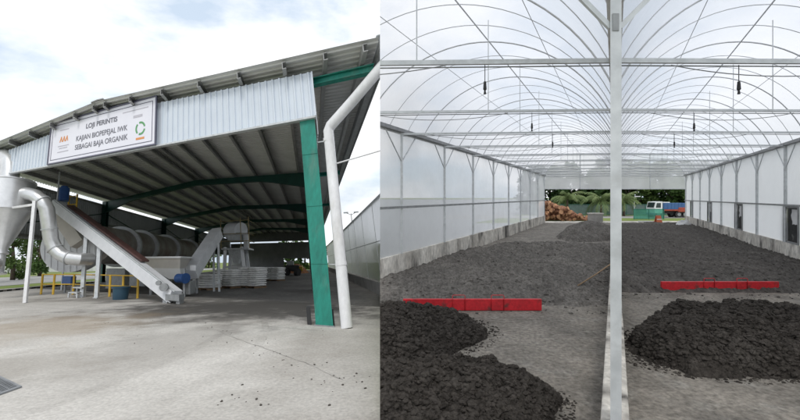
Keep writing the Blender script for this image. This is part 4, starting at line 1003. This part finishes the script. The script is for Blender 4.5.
mound('plastic_sheet', R, 5.75, 33.6, 0.75, 1.0, 0.42, M['rag'], 'crumpled white plastic sheet at the far right kerb', 'plastic sheet', 21.0, n=26, lump=0.14, ls=4, clamp=0.1)
sb = thing('concrete_trough', R(-1.9, 38.4, 0), 'pale flat-topped concrete box behind the far compost mound', 'box')
def F2(a, b, c): return R(-1.9, 38.4, 0.012) + Vector((a, b, c))
mb = MB(); mb.box(F2, (-0.55, 0.55), (-0.4, 0.4), (0, 0.75)); mb.build('body', M['gbase'], sb, bevel=0.02)
mb = MB(); mb.box(F2, (-0.62, 0.62), (-0.46, 0.46), (0.75, 0.86)); mb.build('lid', M['concrete'], sb, bevel=0.02)
mb = MB(); mb.tube([R(2.2, 38.2, 0.07), R(4.0, 37.9, 0.07)], 0.06, 10); tag(mb.build('steel_pipe', M['galv'], None, None, smooth='auto'), 'grey steel pipe lying behind the right bay', 'pipe')
yl = thing('yard_lamp', R(2.5, 51.8, 0), 'short yard lamp with white angled head by the green fence', 'lamp')
mb = MB(); mb.tube([R(2.5, 51.8, 0), R(2.5, 51.8, 2.35)], 0.05, 8); mb.build('pole', M['galv'], yl)
mb = MB(); mb.tube([R(2.5, 51.8, 2.35), R(3.0, 51.8, 2.45)], 0.05, 6); mb.build('arm', M['galv'], yl)
mb = MB(); mb.box(R, (2.5, 3.3), (51.7, 51.95), (2.42, 2.52)); mb.build('lamp_head', M['white'], yl, bevel=0.03)
# log pile
def log_mesh(seed):
    r = random.Random(seed); mb = MB()
    ln = 0.5; n = 10; prof = [1, 1.05, 0.97, 1.0]
    mb.tube([Vector((-ln + i * ln * 2 / 3, 0.05 * r.uniform(-1, 1), 0.05 * r.uniform(-1, 1))) for i in range(4)], [0.24 * p * r.uniform(0.9, 1.1) for p in prof], n)
    bm = bmesh.new(); vs = [bm.verts.new(v * 1) for v in mb.v]
    for v in vs: v.co.y *= 1 + 0.2 * noise.noise(v.co * 4 + Vector((seed, 0, 0))); v.co.z *= 1 + 0.25 * noise.noise(v.co * 4 + Vector((0, seed, 0)))
    fs = [bm.faces.new([vs[i] for i in f]) for f in mb.f]
    fs[-1].material_index = 1; fs[-2].material_index = 1
    me = bpy.data.meshes.new('log'); bm.to_mesh(me); bm.free(); me.materials.append(M['log']); me.materials.append(M['logcut']); return me
LM = [log_mesh(k) for k in range(4)]
rl_ = random.Random(11); LG0 = None
for lay, (cnt, half) in enumerate(((15, 2.2), (13, 1.8), (11, 1.45), (9, 1.1), (6, 0.8), (4, 0.4))):
    for row in range(2):
        for i in range(cnt):
            u = -5.15 - 0.35 * lay + (-half + 2 * half * i / max(1, cnt - 1)) + rl_.uniform(-0.1, 0.1)
            loc = R(u, 40.6 + row * 0.9 + rl_.uniform(-0.15, 0.15) - 0.1 * lay, 0.2 + lay * 0.29 + rl_.uniform(-0.06, 0.06))
            if LG0 is None: LG0 = o = bpy.data.objects.new('log', LM[0])
            else: o = LG0.copy(); o.data = LM[rl_.randrange(4)]
            COL.objects.link(o); o.location = loc; s = rl_.uniform(0.6, 1.0); o.scale = (s * rl_.uniform(0.9, 1.3), s, s * rl_.uniform(0.7, 1))
            o.rotation_euler = (rl_.uniform(0, 6.28), rl_.uniform(-0.5, 0.5), rl_.uniform(-0.5, 2.4))
            tag(o, 'rough orange brown log heaped outside the left bay', 'log', 'logs heaped behind the greenhouse')

# ------------------------------------------------------------------ vegetation
def leaf_cloud(mb, c, r, n, size, rnd, squash=0.8):
    for _ in range(n):
        d = Vector((rnd.gauss(0, 1), rnd.gauss(0, 1), rnd.gauss(0, 1))).normalized() * (rnd.random() ** 0.45) * r
        d.z *= squash; p = c + d
        a = Vector((rnd.gauss(0, 1), rnd.gauss(0, 1), rnd.gauss(0, 0.6))).normalized(); b = a.orthogonal().normalized()
        b = (b * rnd.uniform(0.4, 1) + a.cross(b) * rnd.uniform(-1, 1)).normalized()
        s = size * rnd.uniform(0.6, 1.3)
        mb.face([p - a * s, p + b * s * 0.55, p + a * s, p - b * s * 0.55])
def tree(base, h, cr, lm, label, group, seed, nclump=16, nl=90, size=0.16, trunk=0.35, side=None, up=Vector((0, 0, 1))):
    r = random.Random(seed); t = thing('tree', base, label, 'tree', group)
    mb = MB(); mb.tube([base, base + up * h * 0.3 + Vector((0.08, 0, 0)), base + up * h * 0.7], [0.035 * h, 0.028 * h, 0.012 * h], 8)
    for k in range(5):
        a = r.uniform(0, 6.28); z0 = h * r.uniform(0.3, 0.55)
        mb.tube([base + up * z0, base + up * (z0 + h * 0.15) + Vector((math.cos(a), math.sin(a), 0)) * cr * 0.4, base + up * (z0 + h * 0.26) + Vector((math.cos(a), math.sin(a), 0)) * cr * 0.75], [0.014 * h, 0.009 * h, 0.004 * h], 5)
    mb.build('trunk', M['bark'], t, smooth=True)
    mb = MB()
    for k in range(nclump):
        a = r.uniform(0, 6.28); q = r.random() ** 0.6 * cr; z = h * trunk + (h * (1 - trunk)) * r.random()
        taper = 1 - 0.55 * abs((z / h - 0.55) / 0.5) ** 2
        leaf_cloud(mb, base + up * z + Vector((math.cos(a) * q * taper, math.sin(a) * q * taper, 0)), cr * r.uniform(0.28, 0.48), nl, size, r)
    mb.build('crown', lm, t, recalc=False)
    return t
kinds = ['leaf_dark', 'leaf_dark', 'leaf_mid', 'leaf_dark', 'leaf_mid', 'leaf_dark', 'leaf_dark', 'leaf_light', 'leaf_dark', 'leaf_mid', 'leaf_dark', 'leaf_dark', 'leaf_dark', 'leaf_mid']
tl_ = random.Random(3)
for k in range(14):
    u = -11.5 + k * 2.15
    tree(R(u, 55.5 + (k % 3) * 1.8, 0), tl_.uniform(5.5, 8), tl_.uniform(2.0, 2.7), M[kinds[k]],
         'dense leafy tree in the dark row behind the green fence', 'trees behind the green fence', 100 + k, nclump=44, nl=80, size=0.26, trunk=0.0)
def palm(base, h, fl, label, seed, nf=22):
    r = random.Random(seed); t = thing('palm_tree', base, label, 'palm', 'young palms behind the greenhouse')
    mb = MB(); mb.tube([base, base + Vector((0.03, 0, h * 0.5)), base + Vector((0, 0, h))], [0.16, 0.12, 0.10], 10); mb.build('trunk', M['bark'], t, smooth=True)
    for k in range(nf):
        a = 2 * math.pi * k / nf + r.uniform(-0.2, 0.2); el = r.uniform(-0.1, 1.35); fl_ = fl * r.uniform(0.7, 1.1)
        d = Vector((math.cos(a), math.sin(a), 0)); pts = []; p = base + Vector((0, 0, h)); ang = el
        for i in range(13):
            pts.append(p.copy()); p += (d * math.cos(ang) + Vector((0, 0, 1)) * math.sin(ang)) * fl_ / 12; ang -= r.uniform(0.09, 0.2)
        mb = MB(); mb.tube(pts, [0.03 * (1 - i / 14) + 0.004 for i in range(13)], 5)
        sdv = d.cross(Vector((0, 0, 1)))
        for i in range(1, 13):
            for q in (0, 0.5):
                c = pts[i].lerp(pts[min(12, i + 1)], q); tg = (pts[min(12, i + 1)] - pts[i - 1]).normalized()
                ll = fl * 0.30 * math.sin(math.pi * (0.15 + 0.8 * i / 13))
                for s in (-1, 1):
                    e = c + (sdv * s * 0.75 + tg * 0.55 + Vector((0, 0, r.uniform(-1.0, -0.3)))).normalized() * ll
                    wv = tg * 0.035
                    mb.face([c - wv, c + wv, e])
        mb.build('frond', M['palm'], t, recalc=False)
palm(R(-5.9, 49.4, 0), 2.1, 2.6, 'young palm with drooping fronds behind the log heap', 1)
palm(R(-1.75, 49.8, 0), 1.9, 2.9, 'young palm left of the middle post beyond the compost mound', 2)
palm(R(1.1, 50.2, 0), 1.9, 2.3, 'young palm just right of the middle post', 3)
# trees and hedge to the left of the shed
tree(L(-25.0, 17.5, 0), 5.6, 1.5, M['leaf_light'], 'bushy upright green tree just right of the cyclone cone', None, 41, nclump=30, nl=110, size=0.14, trunk=0.05)
tree(L(-29.0, 23.5, 0), 6.0, 1.6, M['leaf_mid'], 'dark green tree between the white pole and the duct', None, 42, nclump=28, nl=100, size=0.15, trunk=0.08)
tree(L(-23.5, 14.6, 0), 4.6, 1.1, M['leaf_mid'], 'small dark tree seen below the cyclone valve', None, 43, nclump=24, nl=100, size=0.12, trunk=0.05)
lt = random.Random(8)
for k in range(9):
    u = -44 + k * 2.4; v = 34 + k * 4.6
    tree(L(u, v, 0), lt.uniform(6.5, 9), lt.uniform(2.6, 3.4), M[('leaf_mid', 'leaf_dark', 'leaf_light')[k % 3]], 'leafy tree in the far row across the grass left of the shed', 'far trees left of the shed', 60 + k, nclump=24, nl=70, size=0.28, trunk=0.05)
for k in range(4):
    tree(L(-6.5 + k * 2.6, 70 + (k % 2) * 3, 0), 6.5, 2.6, M[('leaf_mid', 'leaf_dark')[k % 2]], 'green tree glimpsed through the far end opening of the shed', 'trees beyond the shed end', 90 + k, nclump=26, nl=60, size=0.3, trunk=0.0)
# low pale boundary wall across the grass
bw = thing('boundary_wall', L(-36, 32, 0), 'low pale boundary wall across the grass left of the shed', 'wall')
mb = MB(); mb.bar(L(-42, 26, 0.55), L(-24, 62, 0.55), 0.2, 1.1); mb.build('wall_panel', M['gwall'], bw)
mb = MB(); mb.bar(L(-42, 26, 1.14), L(-24, 62, 1.14), 0.3, 0.08); mb.build('coping', M['white'], bw)

# ------------------------------------------------------------------ sky, sun, camera
SUN_EL, SUN_DIR = rad(58), Vector((0.04, -1, 0)).normalized()     # direction towards the sun (horizontal)
w = bpy.data.worlds.new('World'); scene.world = w; w.use_nodes = True
N = w.node_tree.nodes; K = w.node_tree.links; bg = N['Background']; bg.inputs['Strength'].default_value = 0.10
sk = N.new('ShaderNodeTexSky'); sk.sky_type = 'NISHITA'; sk.sun_disc = False; sk.sun_elevation = SUN_EL
sk.sun_rotation = math.atan2(SUN_DIR.x, SUN_DIR.y); sk.air_density = 1.0; sk.dust_density = 1.0; sk.ozone_density = 1.5
tc = N.new('ShaderNodeTexCoord'); nz = N.new('ShaderNodeTexNoise'); nz.inputs['Scale'].default_value = 2.6; nz.inputs['Detail'].default_value = 7; nz.inputs['Roughness'].default_value = 0.55
mp = N.new('ShaderNodeMapping'); mp.inputs['Scale'].default_value = (1, 1, 2.2); mp.inputs['Location'].default_value = (4.2, 0.9, 2.0)
K.new(tc.outputs['Generated'], mp.inputs['Vector']); K.new(mp.outputs['Vector'], nz.inputs['Vector'])
mr = N.new('ShaderNodeMapRange'); mr.inputs['From Min'].default_value = 0.40; mr.inputs['From Max'].default_value = 0.56; mr.inputs['To Min'].default_value = 0.0; mr.inputs['To Max'].default_value = 1.0
K.new(nz.outputs['Fac'], mr.inputs['Value'])
mx = N.new('ShaderNodeMix'); mx.data_type = 'RGBA'; K.new(mr.outputs['Result'], mx.inputs[0]); hz_ = N.new('ShaderNodeMix'); hz_.data_type = 'RGBA'; hz_.inputs[0].default_value = 0.72; K.new(sk.outputs['Color'], hz_.inputs[6]); hz_.inputs[7].default_value = (8.6, 10.0, 11.6, 1); K.new(hz_.outputs[2], mx.inputs[6]); mx.inputs[7].default_value = (12.2, 12.3, 12.5, 1)
K.new(mx.outputs[2], bg.inputs['Color'])
sl = bpy.data.lights.new('sun', 'SUN'); sl.energy = 1.4; sl.angle = rad(14); sl.color = (1.0, 0.97, 0.92)
so = bpy.data.objects.new('sun', sl); COL.objects.link(so)
dirv = SUN_DIR * math.cos(SUN_EL) + Vector((0, 0, math.sin(SUN_EL)))
so.rotation_euler = dirv.to_track_quat('Z', 'Y').to_euler(); so.location = (0, -20, 40)
cd = bpy.data.cameras.new('camera'); cam = bpy.data.objects.new('camera', cd); COL.objects.link(cam)
cam.location = (0, 0, 2.4); cam.rotation_euler = (rad(90), 0, 0)
cd.sensor_width = 36; cd.lens = 18.0; cd.shift_y = -13 / 800; cd.clip_start = 0.1; cd.clip_end = 3000
scene.camera = cam
scene.view_settings.view_transform = 'Standard'; scene.view_settings.look = 'None'; scene.view_settings.exposure = 0
scene.render.engine = 'CYCLES'
scene.cycles.use_denoising = True
scene.cycles.max_bounces = 10; scene.cycles.transparent_max_bounces = 24
